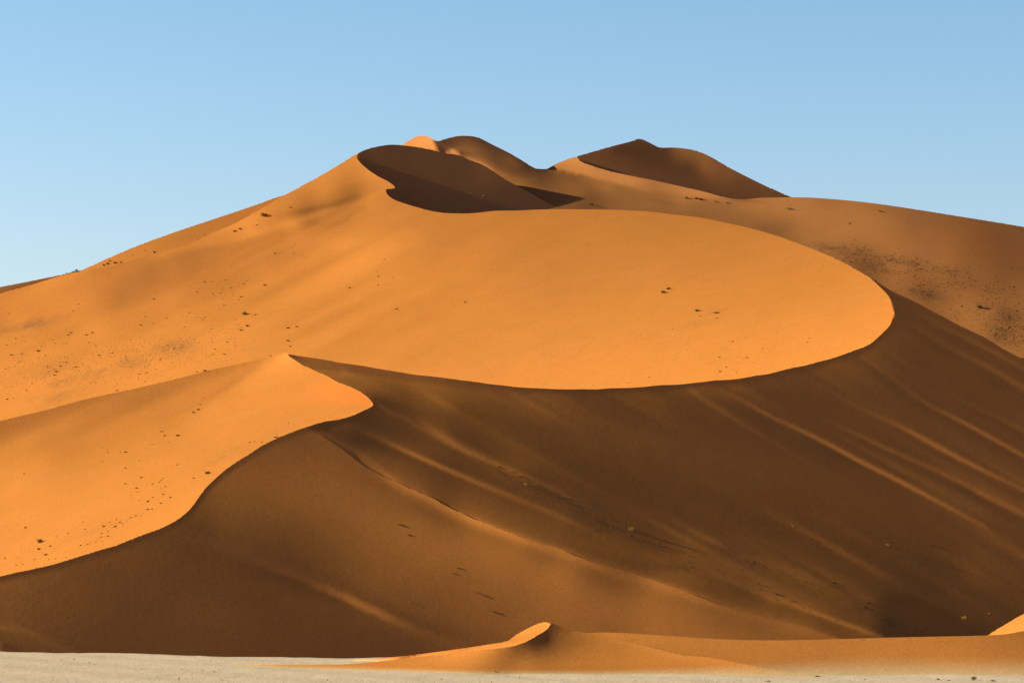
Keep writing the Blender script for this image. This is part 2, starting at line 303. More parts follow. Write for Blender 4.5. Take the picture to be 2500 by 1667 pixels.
SHADE_STREAKS = [
      (Z(5, (140,990,6),(300,1060,18),(480,1140,34),(700,1240,36),(860,1310,30),(1000,1370,28),(1200,1450,28)) + Z(8, (1450,410,26),(1650,500,22),(1850,590,18),(2100,690,14)) + Z(9, (20,815,12),(500,970,24),(700,1020,28),(900,1085,30),(1100,1160,34),(1390,1258,36)), 9, 4),
      (Z(5, (0,1060,0),(200,1170,8))+Z(8, (400,200,16),(600,290,22),(750,370,22),(900,440,24),(1100,515,24),(1300,590,20),(1500,650,18),(1700,730,18),(1900,790,14),(2100,850,12),(2300,920,10))+Z(9, (300,1040,10),(600,1120,10),(900,1200,10),(1080,1262,8)), 3, 18),
      (Z(5, (560,940,10),(740,1060,26),(860,1130,30),(1000,1190,26))+Z(8, (1150,110,24),(1350,200,20),(1550,300,20),(1700,375,22),(1900,430,20),(2150,500,16),(2300,550,14))+Z(9, (300,630,14),(500,720,14),(760,810,14),(1000,880,12),(1280,1000,14)), 15, 5),
      (Z(5, (240,790,20),(330,850,24),(430,890,18),(560,975,14),(700,1060,12),(860,1160,10),(1100,1300,8),(1300,1430,6)), 2.5, 2.5),
      (Z(5, (20,577,26),(160,640,24),(300,690,16),(400,740,6)), 5, 6),
      (Z(5, (500,690,0),(700,790,12),(800,840,4)), 9, 7),
      (Z(6, (60,700,10),(250,830,16),(450,950,22),(650,1070,22),(850,1180,16),(1050,1280,8),(1300,1400,2)), 9, 7),
      (Z(6, (250,700,6),(430,780,18),(620,890,34),(800,970,42),(1000,1070,44),(1200,1180,44),(1500,1330,36),(1800,1490,26),(2100,1650,14)), 8, 5),
      (Z(6, (500,640,6),(700,760,10),(900,880,14),(1050,940,28),(1250,1030,34),(1400,1100,36),(1600,1190,32),(1900,1330,30),(2100,1440,24),(2352,1560,16)), 8, 5),
      (Z(6, (800,560,6),(1100,760,8),(1300,870,16),(1550,980,22),(1750,1090,28),(2000,1220,28),(2352,1390,24)), 9, 6),
      (Z(6, (1250,480,8),(1500,660,16),(1700,810,28),(1900,910,38),(2100,1020,38),(2352,1160,32),(2500,1240,24)), 9, 5),
      (Z(6, (1450,460,6),(1750,660,14),(2000,820,22),(2200,910,22),(2352,990,20),(2500,1060,16)), 9, 6),
      (Z(6, (1540,230,6),(1750,370,16),(2000,500,16),(2200,600,18),(2352,690,18),(2500,770,14)), 10, 8),
      (Z(6, (1540,120,6),(1800,270,16),(2100,420,20),(2352,560,18)), 8, 10),
      (Z(6, (1300,570,-6),(1500,720,-12),(1800,890,-14),(2100,1060,-12),(2352,1200,-10)), 8, 9),
      (Z(6, (600,730,-8),(900,830,-14),(1200,1000,-10),(1500,1150,-12),(2000,1400,-10)), 10, 12),
      (Z(6, (150,740,-6),(350,820,-10),(600,930,-12),(900,1080,-16),(1200,1230,-14),(1600,1430,-10)), 6, 9),
      # shadowed valley under the first bright rib
      (Z(9, (-60,770,-20),(0,785,-30),(150,840,-34),(300,890,-34),(450,950,-24),(590,998,-8)), 6, 6),
      (Z(8, (1750,590,-6),(1900,640,-16),(2150,740,-22),(2352,790,-26)), 7, 9),
      # soft hump low on the left face
      (Z(7, (2000,880,0),(2200,925,14),(2352,980,22))+Z(8, (100,1020,26),(250,1085,26),(400,1150,16),(550,1200,4)), 14, 10),
      (Z(8, (-300,830,-4),(-100,890,-8),(100,960,-8),(300,1040,-4)), 16, 8),
      (Z(7, (0,1185,22),(150,1215,20),(300,1265,18),(450,1315,12),(600,1350,2)), 5, 3),
      # steep lips just under the crests
      ([(p[0], p[1]+3, -44) for p in crest_D[:-6]] + [(p[0], p[1]+2, -40) for p in crest_D[-6:]], 6, 8),
      ([(p[0]+1, p[1]+3, -30-10*min(1, i/4)) for i, p in enumerate(crest_B[:-3])] + [(p[0]+4, p[1], -30) for p in crest_B[-3:]], 6, 7),
    ]
SHADE_STREAKS = [([q[:2]+(q[2]*1.0,) for q in st[0]], st[1]*(.72 if 6 <= n <= 13 else 1), st[2]*(.72 if 6 <= n <= 13 else 1)) for n, st in enumerate(SHADE_STREAKS)]
_k = int(np.argmax(B_top2[:, 0]-B_top2[:, 1]*.2))
_rs = np.random.RandomState(3)
def worn(c, amp):          # crests are never drawn with a ruler
    n = len(c); w = np.interp(np.arange(n), np.arange(0, n+5, 5), _rs.randn(len(np.arange(0, n+5, 5))))*amp + np.interp(np.arange(n), np.arange(0, n+17, 17), _rs.randn(len(np.arange(0, n+17, 17))))*amp
    c = c.copy(); c[:, 1] += w*np.minimum(1, np.minimum(np.arange(n), n-1-np.arange(n))/6.); return c
crest_full = worn(arr(crest_D), .7); _s = int(np.argmin(np.hypot(crest_full[:, 0]-745, crest_full[:, 1]-1043)))
fold_D = C_([tuple(crest_full[_s]), (782, 1062), (815, 1083), (848, 1106), (876, 1128)], Z(8, (200,104),(400,200),(600,288),(750,366),(900,438),(1100,513),(1300,589),(1500,650),(1700,730),(1900,790),(2100,850),(2300,920)), Z(9, (300,1038),(600,1120),(900,1200),(1080,1262),(1300,1330)), [(2260, 1640)])
D_lo, D_top = crest_full[:_s+1], crest_full[_s:]; fold = worn(arr(fold_D), .5)
Ds = dict(name='D', tops=[D_lo, fold], outline=poly(D_lo, fold[1:], [(2260, 1676), (-260, 1676)]), labels=[dict(slope=31, pts=SHADE_PTS)], streaks=[([q[:2]+(q[2]*(1.7 if n == 1 else 1.2),) for q in st[0]],)+tuple(st[1:]) for n, st in enumerate(SHADE_STREAKS)], anchors=[(0, 1590, math.log(378), 30.)])
B_top2 = worn(B_top2, .6)
Bs = dict(name='B', drift=7., bare=[B_top2[B_top2[:, 0] < 800], arr([(x-4, y+3) for x, y in edge_C[1:-2]] + [(699, 866)]), np.concatenate([B_top2[_k:], B_top3[B_top3[:, 0] < 2225]])], tops=[D_top, B_top2[:_k], B_top3[B_top3[:, 0] > 2218]],
    outline=poly(D_top, [(x-4, y+3) for x, y in edge_C[1:-2]] + [(699, 866)], B_top2, B_top3, [(2760, 1676), (2240, 1676)], [(x-3, y+6) for x, y in fold[::-1][4:-4]]),
    labels=[dict(slope=31, pts=SHADE_PTS)], streaks=SHADE_STREAKS, anchors=[])

Cs = dict(name='C', ribs=(3.0, -24., 4000.), gs=.93, tmax=.66, mu=.003, tops=[arr(top_C), arr(edge_C[::-1])],
    outline=poly(arr(top_C), arr(edge_C[::-1])[1:], [(x, y+9) for x, y in crest_D[::-1][2:]]),
    labels=[dict(slope=26, pts=Z(4,
      (0,1000,108),(300,900,112),(700,820,114),(1100,720,118),(1400,620,122),(1700,540,126),(1850,500,132),(300,1050,118),(600,1000,122),(900,930,128),(1100,860,130),(1300,770,134),(1500,670,130),(1620,590,130),
      (1700,650,158),(1850,545,158),(1940,470,158),(1500,830,158),(1350,920,156),(2000,700,155),(2200,750,158),(2100,850,158),(1800,800,155),(1800,950,155),(1600,1050,158),(1300,1050,154),(1000,1100,158),(700,1200,160),(300,1200,150),(0,1180,132),
      (100,1350,165),(600,1400,162),(1000,1400,162),(1400,1400,172),(1600,1200,165),(400,1500,160),(2300,900,160),(2200,640,158))
      + Z(7, (300,200,160),(800,400,163),(1200,380,176),(1000,500,174),(600,650,167),(200,600,162),(100,780,168),(400,740,174),(0,400,160)))],
    streaks=[(Z(4, (1100,900,-4),(1300,830,-8),(1500,720,-10),(1650,620,-10),(1780,530,-6)), 10, 8)], anchors=[])

A_top = np.concatenate([arr(top_H), arr(crest_G)[1:], arr(crest_A)])
As = dict(name='A', ribs=(3.2, -27., 1500.), bare=[arr(Z(2, (340,408),(368,430),(380,445),(362,453),(318,452),(310,462),(320,485),(345,508)))], gs=.95, tmax=.66, tops=[A_top],
    outline=poly(A_top, [(2172, 800), (2100, 862), (1900, 935), (1700, 972), (1500, 986), (1200, 972), (900, 940), (745, 915), (720, 900), (690, 905), (500, 960), (300, 1010), (0, 1075), (-260, 1140)]),
    labels=[dict(slope=27, pts=Z(0,
      (1000,520,122),(1200,520,120),(1500,530,120),(1300,600,126),(1100,650,135),(900,600,134),(1500,650,133),(1700,600,128),(1850,620,132),(1950,680,143),(2020,720,152),(1950,780,160),(1850,820,162),(1700,850,164),(1600,800,152),(1700,750,146),
      (1500,750,142),(1300,750,138),(1100,780,140),(1400,860,156),(1200,860,147),(1000,820,140),(800,750,138),(700,790,142),(900,700,136),(760,600,134),(850,490,128),(940,480,126),(900,460,126),(1680,540,122),(860,400,134),(835,370,138),(750,430,128),(880,425,130))
     + Z(1, (2200,590,76),(2100,612,80),(2000,640,98),(1850,655,120),(2330,560,80),(1700,752,142),(2000,675,142),(2200,612,138),(2352,560,132),(1700,830,114),(1900,780,116),(2200,745,128),(2330,830,138),(1300,950,112),(1000,1000,112),(700,1020,118),(500,1100,128),(1000,1150,118),
            (1300,1100,116),(1500,1000,114),(800,1280,122),(600,1200,128),(300,1200,135),(100,1160,122),(100,1300,140),(250,1370,122),(50,1430,128),(400,1320,128),(700,1400,140),(1000,1450,140),(1200,1300,136),(1600,1200,134),(2000,1100,134),(2000,1300,134),(2300,1100,135),
            (1800,1000,130),(2200,900,132),(2250,430,132),(2000,520,128),(1800,620,136),(1600,730,138),(1400,800,134),(1100,870,134),(2200,520,122),(2000,570,120),(1500,900,118),(0,1250,122),(0,1190,128))
     + Z(2, (100,520,84),(60,560,90),(0,590,110),(150,510,112),(250,480,124),(200,540,138),(100,590,138),(60,640,120),(150,620,128))
     + Z(4, (300,450,145),(600,550,148),(1000,400,150),(1400,350,150),(300,700,150),(100,800,152),(1000,560,150),(1400,500,148),(500,700,146),(0,600,146)))],
    streaks=[(Z(1, (1200,860,6),(1500,800,14),(1750,745,22),(2000,680,20),(2200,610,14))+Z(2, (0,588,10),(150,530,8),(280,470,4)), 5, 7),
             (Z(1, (1000,1000,-6),(1300,880,-10),(1700,820,-8),(2000,740,-6),(2250,690,-4)), 10, 14),
             (Z(1, (1900,640,-10),(2050,610,-16),(2200,580,-20),(2330,545,-18))+Z(2, (60,520,-12),(130,500,-4)), 6, 5),
             (Z(2, (-100,720,-6),(0,690,-8),(120,600,-6),(200,540,-2)), 5, 5)], anchors=[])

Gs = dict(name='G', gs=1.2, h=4, tops=[arr(top_G)], gain=.33, amb=.055,
    outline=poly(arr(top_G), [(1392, 525), (1300, 548), (1100, 556), (1000, 545), (930, 505), (918, 470), (930, 452), (905, 432), (868, 402), (862, 385), (872, 376)]),
    labels=[dict(slope=32, pts=Z(10, (250,270,44),(400,200,32),(600,250,36),(400,330,42),(900,420,40),(700,480,36),(1000,600,34),(1500,700,30),(1900,760,28),(1500,560,40),(1300,440,46),(1150,330,36),(600,740,42),(500,690,34),(450,625,26),(1000,780,36),(200,300,30),(700,330,40),(1000,330,36),(850,600,34)))],
    streaks=[(Z(10, (490,590,24),(560,620,34),(640,660,34),(780,740,32),(950,815,24)), 4, 6), (Z(10, (120,290,-10),(250,420,-10),(400,520,-10),(480,580,-12)), 4, 5)], anchors=[])

PL = [(0, 0)]
N_top = np.concatenate([arr(sky_N1), arr(sky_N2[:2]), arr(foot_P2), arr(sky_N3)])
Ns = dict(name='N', mu=.0015, gs=1.12, gain=.33, amb=.055, tops=[N_top],
    outline=poly(N_top, [(2760, 1090), (2500, 935), (2320, 850), (2200, 800), (2110, 730), (2000, 670), (1850, 610), (1600, 572), (1300, 560), (1270, 500), (1150, 440), (1060, 400), (980, 380), (960, 364)]),
    labels=[dict(slope=27, pts=
      Z(10, (1300,340,88),(1500,440,92),(1700,500,84),(2000,580,76),(2200,560,82),(1900,650,72),(2100,720,60),(2300,720,48),(1000,110,42),(1150,100,44),(1000,150,58),(1150,180,68),(1250,250,68),(1400,270,52),(1400,200,40),(1500,280,44),(1600,345,60),(1560,320,66),(1300,150,44),
        (1500,380,38),(1700,420,40),(1900,440,38),(2200,480,36),(950,200,30),(1000,185,34),(1700,340,44),(1250,310,80),(1350,390,88),(1600,420,50))
      + Z(3, (900,560,92),(1200,650,90),(700,580,94),(500,560,94),(1600,700,76),(2000,800,70),(2300,760,64),(2300,1000,64),(1500,830,82),(1300,800,86),(1000,720,86),(800,700,82),(500,640,80),(700,700,72),(600,720,66),(850,800,84),(1100,800,88),(1500,900,88),(1800,950,84),
        (1200,900,70),(1300,980,66),(1600,1000,74),(1900,1050,74),(1500,1080,84),(1700,1100,78),(2200,1100,66),(1900,1200,84),(1700,1180,70),(2100,1300,88),(2300,1200,76),(2200,1400,76),(2300,1520,84),(2000,1350,90),(1000,540,86),(1400,600,82),(2200,720,64))
      + Z(11, (300,480,78),(700,560,76),(1100,650,72),(400,570,80),(600,480,84),(900,520,82),(1400,640,78),(1700,680,80),(2000,720,86),(800,620,76),(1300,700,70),(700,450,84),(1000,545,84),(1200,592,92))),
     dict(slope=28, poly=Z(10, (400,60),(400,320),(925,244),(882,200),(858,152),(861,122),(850,60)), pts=Z(10, (700,150,124),(800,160,126),(600,160,118),(850,200,122))),
     dict(slope=30, poly=Z(11, (100,340),(250,366),(400,392),(500,416),(600,437),(1000,545),(1200,590),(1650,593),(1700,593),(1650,590),(1550,570),(1400,530),(1200,485),(1000,440),(800,400),(640,365),(500,322),(385,275),(365,235),(200,250)),
          pts=Z(11, (200,330,104),(350,300,110),(400,360,106),(600,420,98),(800,450,100),(900,470,92),(1100,510,90),(1200,530,95),(1400,560,104),(1600,590,104),(1000,540,80),(300,350,104))),
     dict(slope=28, poly=Z(10, (955,252),(1000,228),(1050,222),(1085,240),(1108,262),(1108,290),(955,290)), pts=Z(10, (1000,240,150),(1060,240,155),(1080,260,150)))],
    streaks=[(Z(10, (1180,310,20),(1280,350,36),(1360,385,40),(1430,412,16)), 2.5, 3), (Z(11, (0,408,8),(200,435,14),(450,470,16),(650,500,12)), 3, 6),
             (Z(10, (1450,290,8),(1550,322,16),(1650,355,18),(1740,375,6)), 3, 3), ],
    anchors=[])

Ps = dict(name='P', mu=.002, gs=1.25, gain=.33, amb=.055, tops=[arr(sky_N2[2:])], outline=poly(arr(sky_N2[2:]), [(x, y+9) for x, y in foot_P2[::-1]]),
    labels=[dict(slope=31, pts=Z(11, (450,240,44),(650,190,46),(850,130,42),(900,195,30),(700,205,36),(600,260,42),(800,300,42),(1000,350,38),(1200,420,35),(1400,480,35),(1600,555,36),(1100,225,34),(1300,330,34),(1280,260,56),(1200,200,68),(1350,220,58),(1500,300,48),(1460,340,70),(1600,400,58),(1400,290,70),
                (1700,430,50),(1800,500,44),(1900,520,50),(2000,545,44),(950,130,46),(1050,200,38),(500,300,44)))], streaks=[(Z(11, (650,215,-6),(750,190,-10),(850,180,-12),(920,198,-6)), 4, 5)], anchors=[])
H0s = dict(name='H0', tops=[arr(top_H0)], outline=poly(arr(top_H0), Z(1, (2060,520),(1950,590),(1640,730),(1430,830),(1290,880),(1060,935),(840,1005),(560,1075))),
    labels=[dict(slope=28, pts=Z(1, (800,925,124),(1000,850,118),(1300,760,112),(1600,650,110),(1850,550,108),(1200,800,115),(700,960,126)))], streaks=[], anchors=[])
Qs = dict(name='Q', gain=.33, amb=.055, tops=[arr(top_Q)], outline=poly(arr(top_Q), Z(1, (600,1060),(400,1100),(0,1230)), [(-260, 830)]),
    labels=[dict(slope=28, pts=Z(1, (0,1140,82),(200,1100,70),(400,1045,80),(300,1070,62),(500,1020,70)))], streaks=[(Z(1, (0,1128,10),(200,1090,16),(420,1044,20),(540,1016,14)), 3, 3)], anchors=[])
gnd = lambda x, y, w=.15: (x, y, math.log(CAM_H/((y-HORIZON)*KPX)), w)
_kf = [k for k, q in enumerate(crest_F) if q[0] > Z(8, (1695,1225))[0][0]][0]
ridge_F = crest_F[:_kf] + Z(8, (1700,1228),(1800,1247),(2000,1292),(2200,1342),(2340,1376)) + Z(9, (200,1392),(500,1448),(800,1496),(1100,1526),(1500,1548)) + [(2300, 1666)]
crest_F2 = Z(8, (1560,1204),(1640,1218)) + crest_F[_kf:]
_ff = arr(foot_F); _f1 = [(x, y+18) for x, y in _ff if x < 2290]; _f2 = [(x, y+18) for x, y in _ff if x > 1850]
_fp = lambda L: [(x, y, g if g < 70 else 98+(g-90)*.6) for x, y, g in L]
Fs = dict(name='F', tmax=.52, mu=.005, tops=[arr(ridge_F)], outline=poly(arr(ridge_F), _f1),
    labels=[dict(slope=20, pts=_fp(Z(8, (1350,1290,58),(1410,1230,66),(1490,1250,90),(1600,1260,104),(1560,1330,96),(1300,1370,88),(1000,1370,84),(800,1400,94),(600,1430,100),(300,1420,118),(1200,1450,106),(900,1470,94),(1700,1450,112),(2000,1480,124),(1900,1390,118),(1800,1290,128),
        (2000,1340,132),(2250,1400,136),(300,1430,118),(100,1450,120),(1600,1500,118),(1900,1500,124)) + Z(9, (0,1400,132),(300,1450,132),(600,1500,128),(100,1510,126),(800,1530,126))))],
    streaks=[(Z(8, (1600,1218,6),(1800,1252,18),(2000,1298,24),(2340,1382,20))+Z(9, (500,1452,10)), 4, 8)],
    anchors=[gnd(x, y) for x, y in _ff[::7, :2] if x < 2200])
F2s = dict(name='F2', tmax=.50, mu=.006, tops=[arr(crest_F2)], outline=poly(arr(crest_F2), _f2, [(x, y+14) for x, y in ridge_F[::-1][2:-_kf+1]]),
    labels=[dict(slope=20, pts=_fp(Z(8, (1700,1232,96),(1900,1260,98),(2100,1280,92),(2300,1300,86),(2352,1345,84)) + Z(9, (0,1290,90),(300,1300,88),(300,1360,78),(700,1310,94),(700,1400,78),(1000,1400,82),(1100,1480,92),(1500,1350,95),(2000,1320,95),(2200,1400,95),(1400,1480,102),(1800,1470,108),(2200,1490,112),(1400,1290,94),(2300,1240,80),(1900,1250,90))))],
    streaks=[], anchors=[gnd(x, y) for x, y in _ff[::7, :2] if x > 2000])
FCs = dict(name='FC', tops=[arr(top_FC)], outline=poly(arr(top_FC), Z(8, (1436,1185),(1400,1225),(1350,1262),(1270,1305),(1200,1330),(900,1368),(700,1390),(400,1425),(0,1462))+Z(7, (1560,1452))),
    labels=[dict(slope=27, pts=Z(8, (0,1430,160),(400,1390,160),(800,1345,164),(1150,1290,166),(1300,1230,166),(1400,1170,168)))], streaks=[], anchors=[])
FRs = dict(name='FR', tops=[arr(top_FR)], outline=poly(arr(top_FR), [(2760, 1560), (2500, 1570), (2408, 1565)]), labels=[dict(slope=27, pts=Z(9, (2150,1235,165),(2300,1180,166),(2352,1130,166)))], streaks=[],
    anchors=[(2450, 1540, math.log(370), 2.)])

def link(sh, near, pts, w=.01):
    """hang a sheet behind an already solved one: pts = (x, y, extra)"""
    for x, y, d in pts: sh['anchors'].append((x, y, rho_at(near, x, y)+d, w))
def hug(sh, near, curve, d0, d1, w, step=40.):
    c = arr(curve, step)[:, :2]
    for k, (x, y) in enumerate(c): sh['anchors'].append((x, y, rho_at(near, x, y)+d0+(d1-d0)*k/(len(c)-1), w))
def weld(sh, near, curve, d0, d1, rad):
    c = arr(curve, 12.)[:, :2]; r = np.array([rho_at(near, x, y)+d0+(d1-d0)*k/(len(c)-1)-rho_at(sh, x, y) for k, (x, y) in enumerate(c)])
    X, Y = sh['X'], sh['Y']; num = np.zeros(X.shape); den = np.zeros(X.shape)+1e-12; dm = np.full(X.shape, 1e9)
    for (x, y), v in zip(c, r):
        q = (X-x)**2+(Y-y)**2; w = 1/(q+60.)**1.5; num += w*v; den += w; dm = np.minimum(dm, q)
    sh['rho'] = sh['rho']+num/den*np.exp(-dm/rad**2); sh['qa'], sh['qb'] = grad(sh['rho'], sh['step'])
def keep(sh, near, curve, d, key='behind', dx=0, dy=0, step=20.):
    for x, y in arr([(p[0]+dx, p[1]+dy) for p in curve], step)[:, :2]: sh.setdefault(key, []).append((x, y, rho_at(near, x, y)+d))
def zp(n, *pts): return [tuple(Z(n, p[:2])[0])+(p[2],) for p in pts]
def build_sheets(log=print):
    fp = [tuple(q) for q in fold[::6]]; lo = [q for q in crest_D if q[0] < 745]; hi = [q for q in crest_D if q[0] >= 745]
    solve_sheet(Ds)
    hug(Bs, Ds, fp, .0002, .008, .4)
    Bs['h'] = 8.; solve_sheet(Bs); Bs['h'] = 4.
    def behind_crest(): keep(Cs, Ds, lo[2:], .004); keep(Cs, Ds, lo[2:], .0015, dy=8); keep(Cs, Bs, hi[:-3], .003); keep(Cs, Bs, hi, .0015, dy=8); keep(Cs, Bs, hi[-4:], .0008)
    link(Cs, Bs, [crest_D[-1][:2]+(.002,)]); behind_crest()
    Cs['h'] = 8.; solve_sheet(Cs); Cs['h'] = 4.
    hug(Bs, Cs, edge_C[1:-1], .001, .002, .07)
    solve_sheet(Bs); weld(Bs, Ds, fp[:-4], .0001, .003, 130.)
    Cs['anchors'] = []; Cs['behind'] = []
    hug(Cs, Bs, edge_C[::-1][1:-1], -.003, -.001, .15); behind_crest()
    solve_sheet(Cs)
    hug(As, Bs, crest_B[2:-1], .14, .01, .004)
    keep(As, Bs, crest_B[:-1], .006); keep(As, Bs, crest_B[:-4], .004, dy=24); keep(As, Cs, top_C[2:-2], .006); keep(As, Cs, top_C[2:-2], .004, dy=30)
    solve_sheet(As)
    link(Gs, As, zp(2, (122,252,.008)))
    keep(Gs, As, crest_G[3:-4], .006); keep(Gs, As, crest_G[8:-4], .005, dy=14); keep(Gs, As, crest_G[2:9], .005, dx=-8)
    solve_sheet(Gs)
    hug(Ns, Gs, top_G[9:], .006, .004, .04)
    keep(Ns, Gs, top_G[4:-1], .003, dy=2); keep(Ns, As, crest_G[-6:-1]+crest_A[:-5], .008); keep(Ns, As, crest_A[:-5], .006, dx=-6, dy=24); keep(Ns, Bs, sky_B[2:], .01, dy=20)
    solve_sheet(Ns)
    hug(Ps, Ns, foot_P2[1:-1], .01, .01, .05); keep(Ps, Ns, foot_P2[1:-1], .004); solve_sheet(Ps)
    link(H0s, As, zp(1, (1060,890,.03))); keep(H0s, As, top_H[3:13], .008); keep(H0s, As, top_H[3:12], .006, dy=14); solve_sheet(H0s)
    link(Qs, As, zp(1, (0,1165,.1))); keep(Qs, As, top_H[:6], .03); solve_sheet(Qs)
    Fs['behind'] = [(x, y, math.log(CAM_H/((y-HORIZON)*KPX))) for x, y in _ff[::5, :2] if x < 2250]
    solve_sheet(Fs)
    fx = np.array(foot_F[::-1]); yf = np.interp(Fs['X'], fx[:, 0], fx[:, 1]); Yf = CAM_H/((yf-HORIZON)*KPX)      # its thin western tail lies on the pan at an even slope
    tn = np.interp(Fs['X'], [540, 900, 1250], [.10, .17, .25]); tail = np.log((CAM_H+Yf*tn)/(tn+(Fs['Y']-HORIZON)*KPX)); m = np.clip((Fs['X']-1060)/170, 0, 1); m = m*m*(3-2*m)
    q = (np.abs(Fs['X']-1150) < 40) & Fs['inside']; off = (Fs['rho']-tail)[q].mean(); u = np.clip((Fs['X']-1150)/600, 0, 1); Fs['rho'] = Fs['rho']-off*(1-u*u*(3-2*u))
    m = np.clip((Fs['X']-1040)/240, 0, 1); m = m*m*(3-2*m)
    Fs['rho'] = Fs['rho']*m+tail*(1-m); Fs['qa'], Fs['qb'] = grad(Fs['rho'], H)
    keep(F2s, Fs, ridge_F[_kf:-3], .002); hug(F2s, Fs, ridge_F[_kf-1:-3], .003, .006, .1); solve_sheet(F2s)
    hug(FCs, Fs, crest_F[:12], .004, .003, .1); keep(FCs, Fs, crest_F[2:12], .002); keep(FCs, Fs, crest_F[3:12], .002, dy=6); FCs['behind'] += [(x, y, math.log(CAM_H/((y-HORIZON)*KPX))) for x, y in top_FC[:5]]
    solve_sheet(FCs); solve_sheet(FRs)
    return [Ds, Bs, Cs, As, Gs, Ns, Ps, H0s, Qs, Fs, F2s, FCs, FRs]
# ---------------------------------------------------------------- materials
def N(nt, kind, **kw):
    n = nt.nodes.new(kind)
    for k, v in kw.items():
        if k in ('inputs',):
            for i, x in v.items(): n.inputs[i].default_value = x
        else: setattr(n, k, v)
    return n
def mixc(nt, a, b, fac, mode='MIX'):
    m = nt.nodes.new('ShaderNodeMix'); m.data_type = 'RGBA'; m.blend_type = mode
    for sock, v in ((m.inputs[0], fac), (m.inputs[6], a), (m.inputs[7], b)):
        if isinstance(v, (int, float)): sock.default_value = v
        elif isinstance(v, tuple): sock.default_value = v+(1,) if len(v) == 3 else v
        else: nt.links.new(v, sock)
    return m.outputs[2]
def sand_material(name, base, alt, red, stone, pale, grain=.22, bump=.25, swell=.08):
    """wind-blown sand: two tints of grain, drifts of heavier dark sand ('tint' red), reddish sand (green), pale crust (blue)"""
    m = bpy.data.materials.new(name); m.use_nodes = True; nt = m.node_tree; L = nt.links
    p = nt.nodes['Principled BSDF']; p.inputs['Roughness'].default_value = 1.0; p.inputs['Specular IOR Level'].default_value = 0.0
    geo = N(nt, 'ShaderNodeNewGeometry'); pos = geo.outputs['Position']
    def noise(scale, detail, rough=.55, vec=None):
        n = N(nt, 'ShaderNodeTexNoise'); n.inputs['Scale'].default_value = scale; n.inputs['Detail'].default_value = detail; n.inputs['Roughness'].default_value = rough
        L.new(vec or pos, n.inputs['Vector']); return n.outputs['Fac']
    def ramp(fac, a, b, lo=0., hi=1.):
        r = N(nt, 'ShaderNodeMapRange'); r.inputs['From Min'].default_value = a; r.inputs['From Max'].default_value = b; r.inputs['To Min'].default_value = lo; r.inputs['To Max'].default_value = hi
        L.new(fac, r.inputs['Value']); return r.outputs['Result']
    c = mixc(nt, base, alt, ramp(noise(.012, 3), .35, .65))
    at = N(nt, 'ShaderNodeAttribute', attribute_name='tint'); sep = N(nt, 'ShaderNodeSeparateColor'); L.new(at.outputs['Color'], sep.inputs['Color'])
    def mul(a, b):
        q = N(nt, 'ShaderNodeMath', operation='MULTIPLY', use_clamp=True); L.new(a, q.inputs[0])
        if isinstance(b, float): q.inputs[1].default_value = b
        else: L.new(b, q.inputs[1])
        return q.outputs[0]
    def mul2(a, b):
        q = N(nt, 'ShaderNodeMath', operation='MULTIPLY'); L.new(a, q.inputs[0]); L.new(b, q.inputs[1]); return q.outputs[0]
    c = mixc(nt, c, red, sep.outputs['Green'])
    c = mixc(nt, c, stone, mul(sep.outputs['Red'], ramp(noise(.35, 5, .7), .38, .62, .15, 1.2)))
    c = mixc(nt, c, pale, sep.outputs['Blue'])
    g = mul2(ramp(noise(3.6, 3, .8), .25, .75, 1-grain, 1+grain), ramp(noise(.16, 4, .65), .3, .7, .965, 1.035))
    comb = N(nt, 'ShaderNodeCombineColor'); [L.new(g, comb.inputs[i]) for i in range(3)]
    c = mixc(nt, c, comb.outputs[0], 1.0, 'MULTIPLY')
    L.new(c, p.inputs['Base Color'])
    b = N(nt, 'ShaderNodeBump'); b.inputs['Strength'].default_value = bump; b.inputs['Distance'].default_value = .12
    L.new(noise(1.1, 5, .7), b.inputs['Height'])
    b2 = N(nt, 'ShaderNodeBump'); b2.inputs['Strength'].default_value = swell; b2.inputs['Distance'].default_value = .6
    mp = N(nt, 'ShaderNodeMapping'); mp.inputs['Rotation'].default_value = (0, 0, math.radians(0)); mp.inputs['Scale'].default_value = (.10, .10, .10); L.new(pos, mp.inputs['Vector'])
    L.new(noise(1.0, 4, .6, mp.outputs[0]), b2.inputs['Height']); L.new(b2.outputs[0], b.inputs['Normal'])
    L.new(b.outputs[0], p.inputs['Normal'])
    return m
ORANGE = (.74, .260, .092); ORANGE2 = (.705, .244, .082); REDS = (.62, .215, .075); STONE = (.20, .12, .09); PALE = (.86, .62, .56)
mat_sand = sand_material('orange_sand', ORANGE, ORANGE2, REDS, STONE, PALE)
mat_red = sand_material('red_sand', (.62, .234, .112), (.58, .216, .102), (.52, .16, .07), (.19, .09, .07), PALE)
mat_pan = sand_material('pale_clay_pan', (.94, .68, .78), (.87, .62, .70), ORANGE, (.30, .22, .13), (.95,.70,.82), grain=.45, bump=.8)

def link_obj(name, me, mat=None, parent=None):
    if mat: me.materials.append(mat)
    o = bpy.data.objects.new(name, me); scene.collection.objects.link(o)
    if parent: o.parent = parent
    return o
def mesh_np(name, V, F, smooth=True):
    me = bpy.data.meshes.new(name); me.from_pydata(V.tolist() if isinstance(V, np.ndarray) else V, [], F)
    if smooth: me.shade_smooth()
    return me

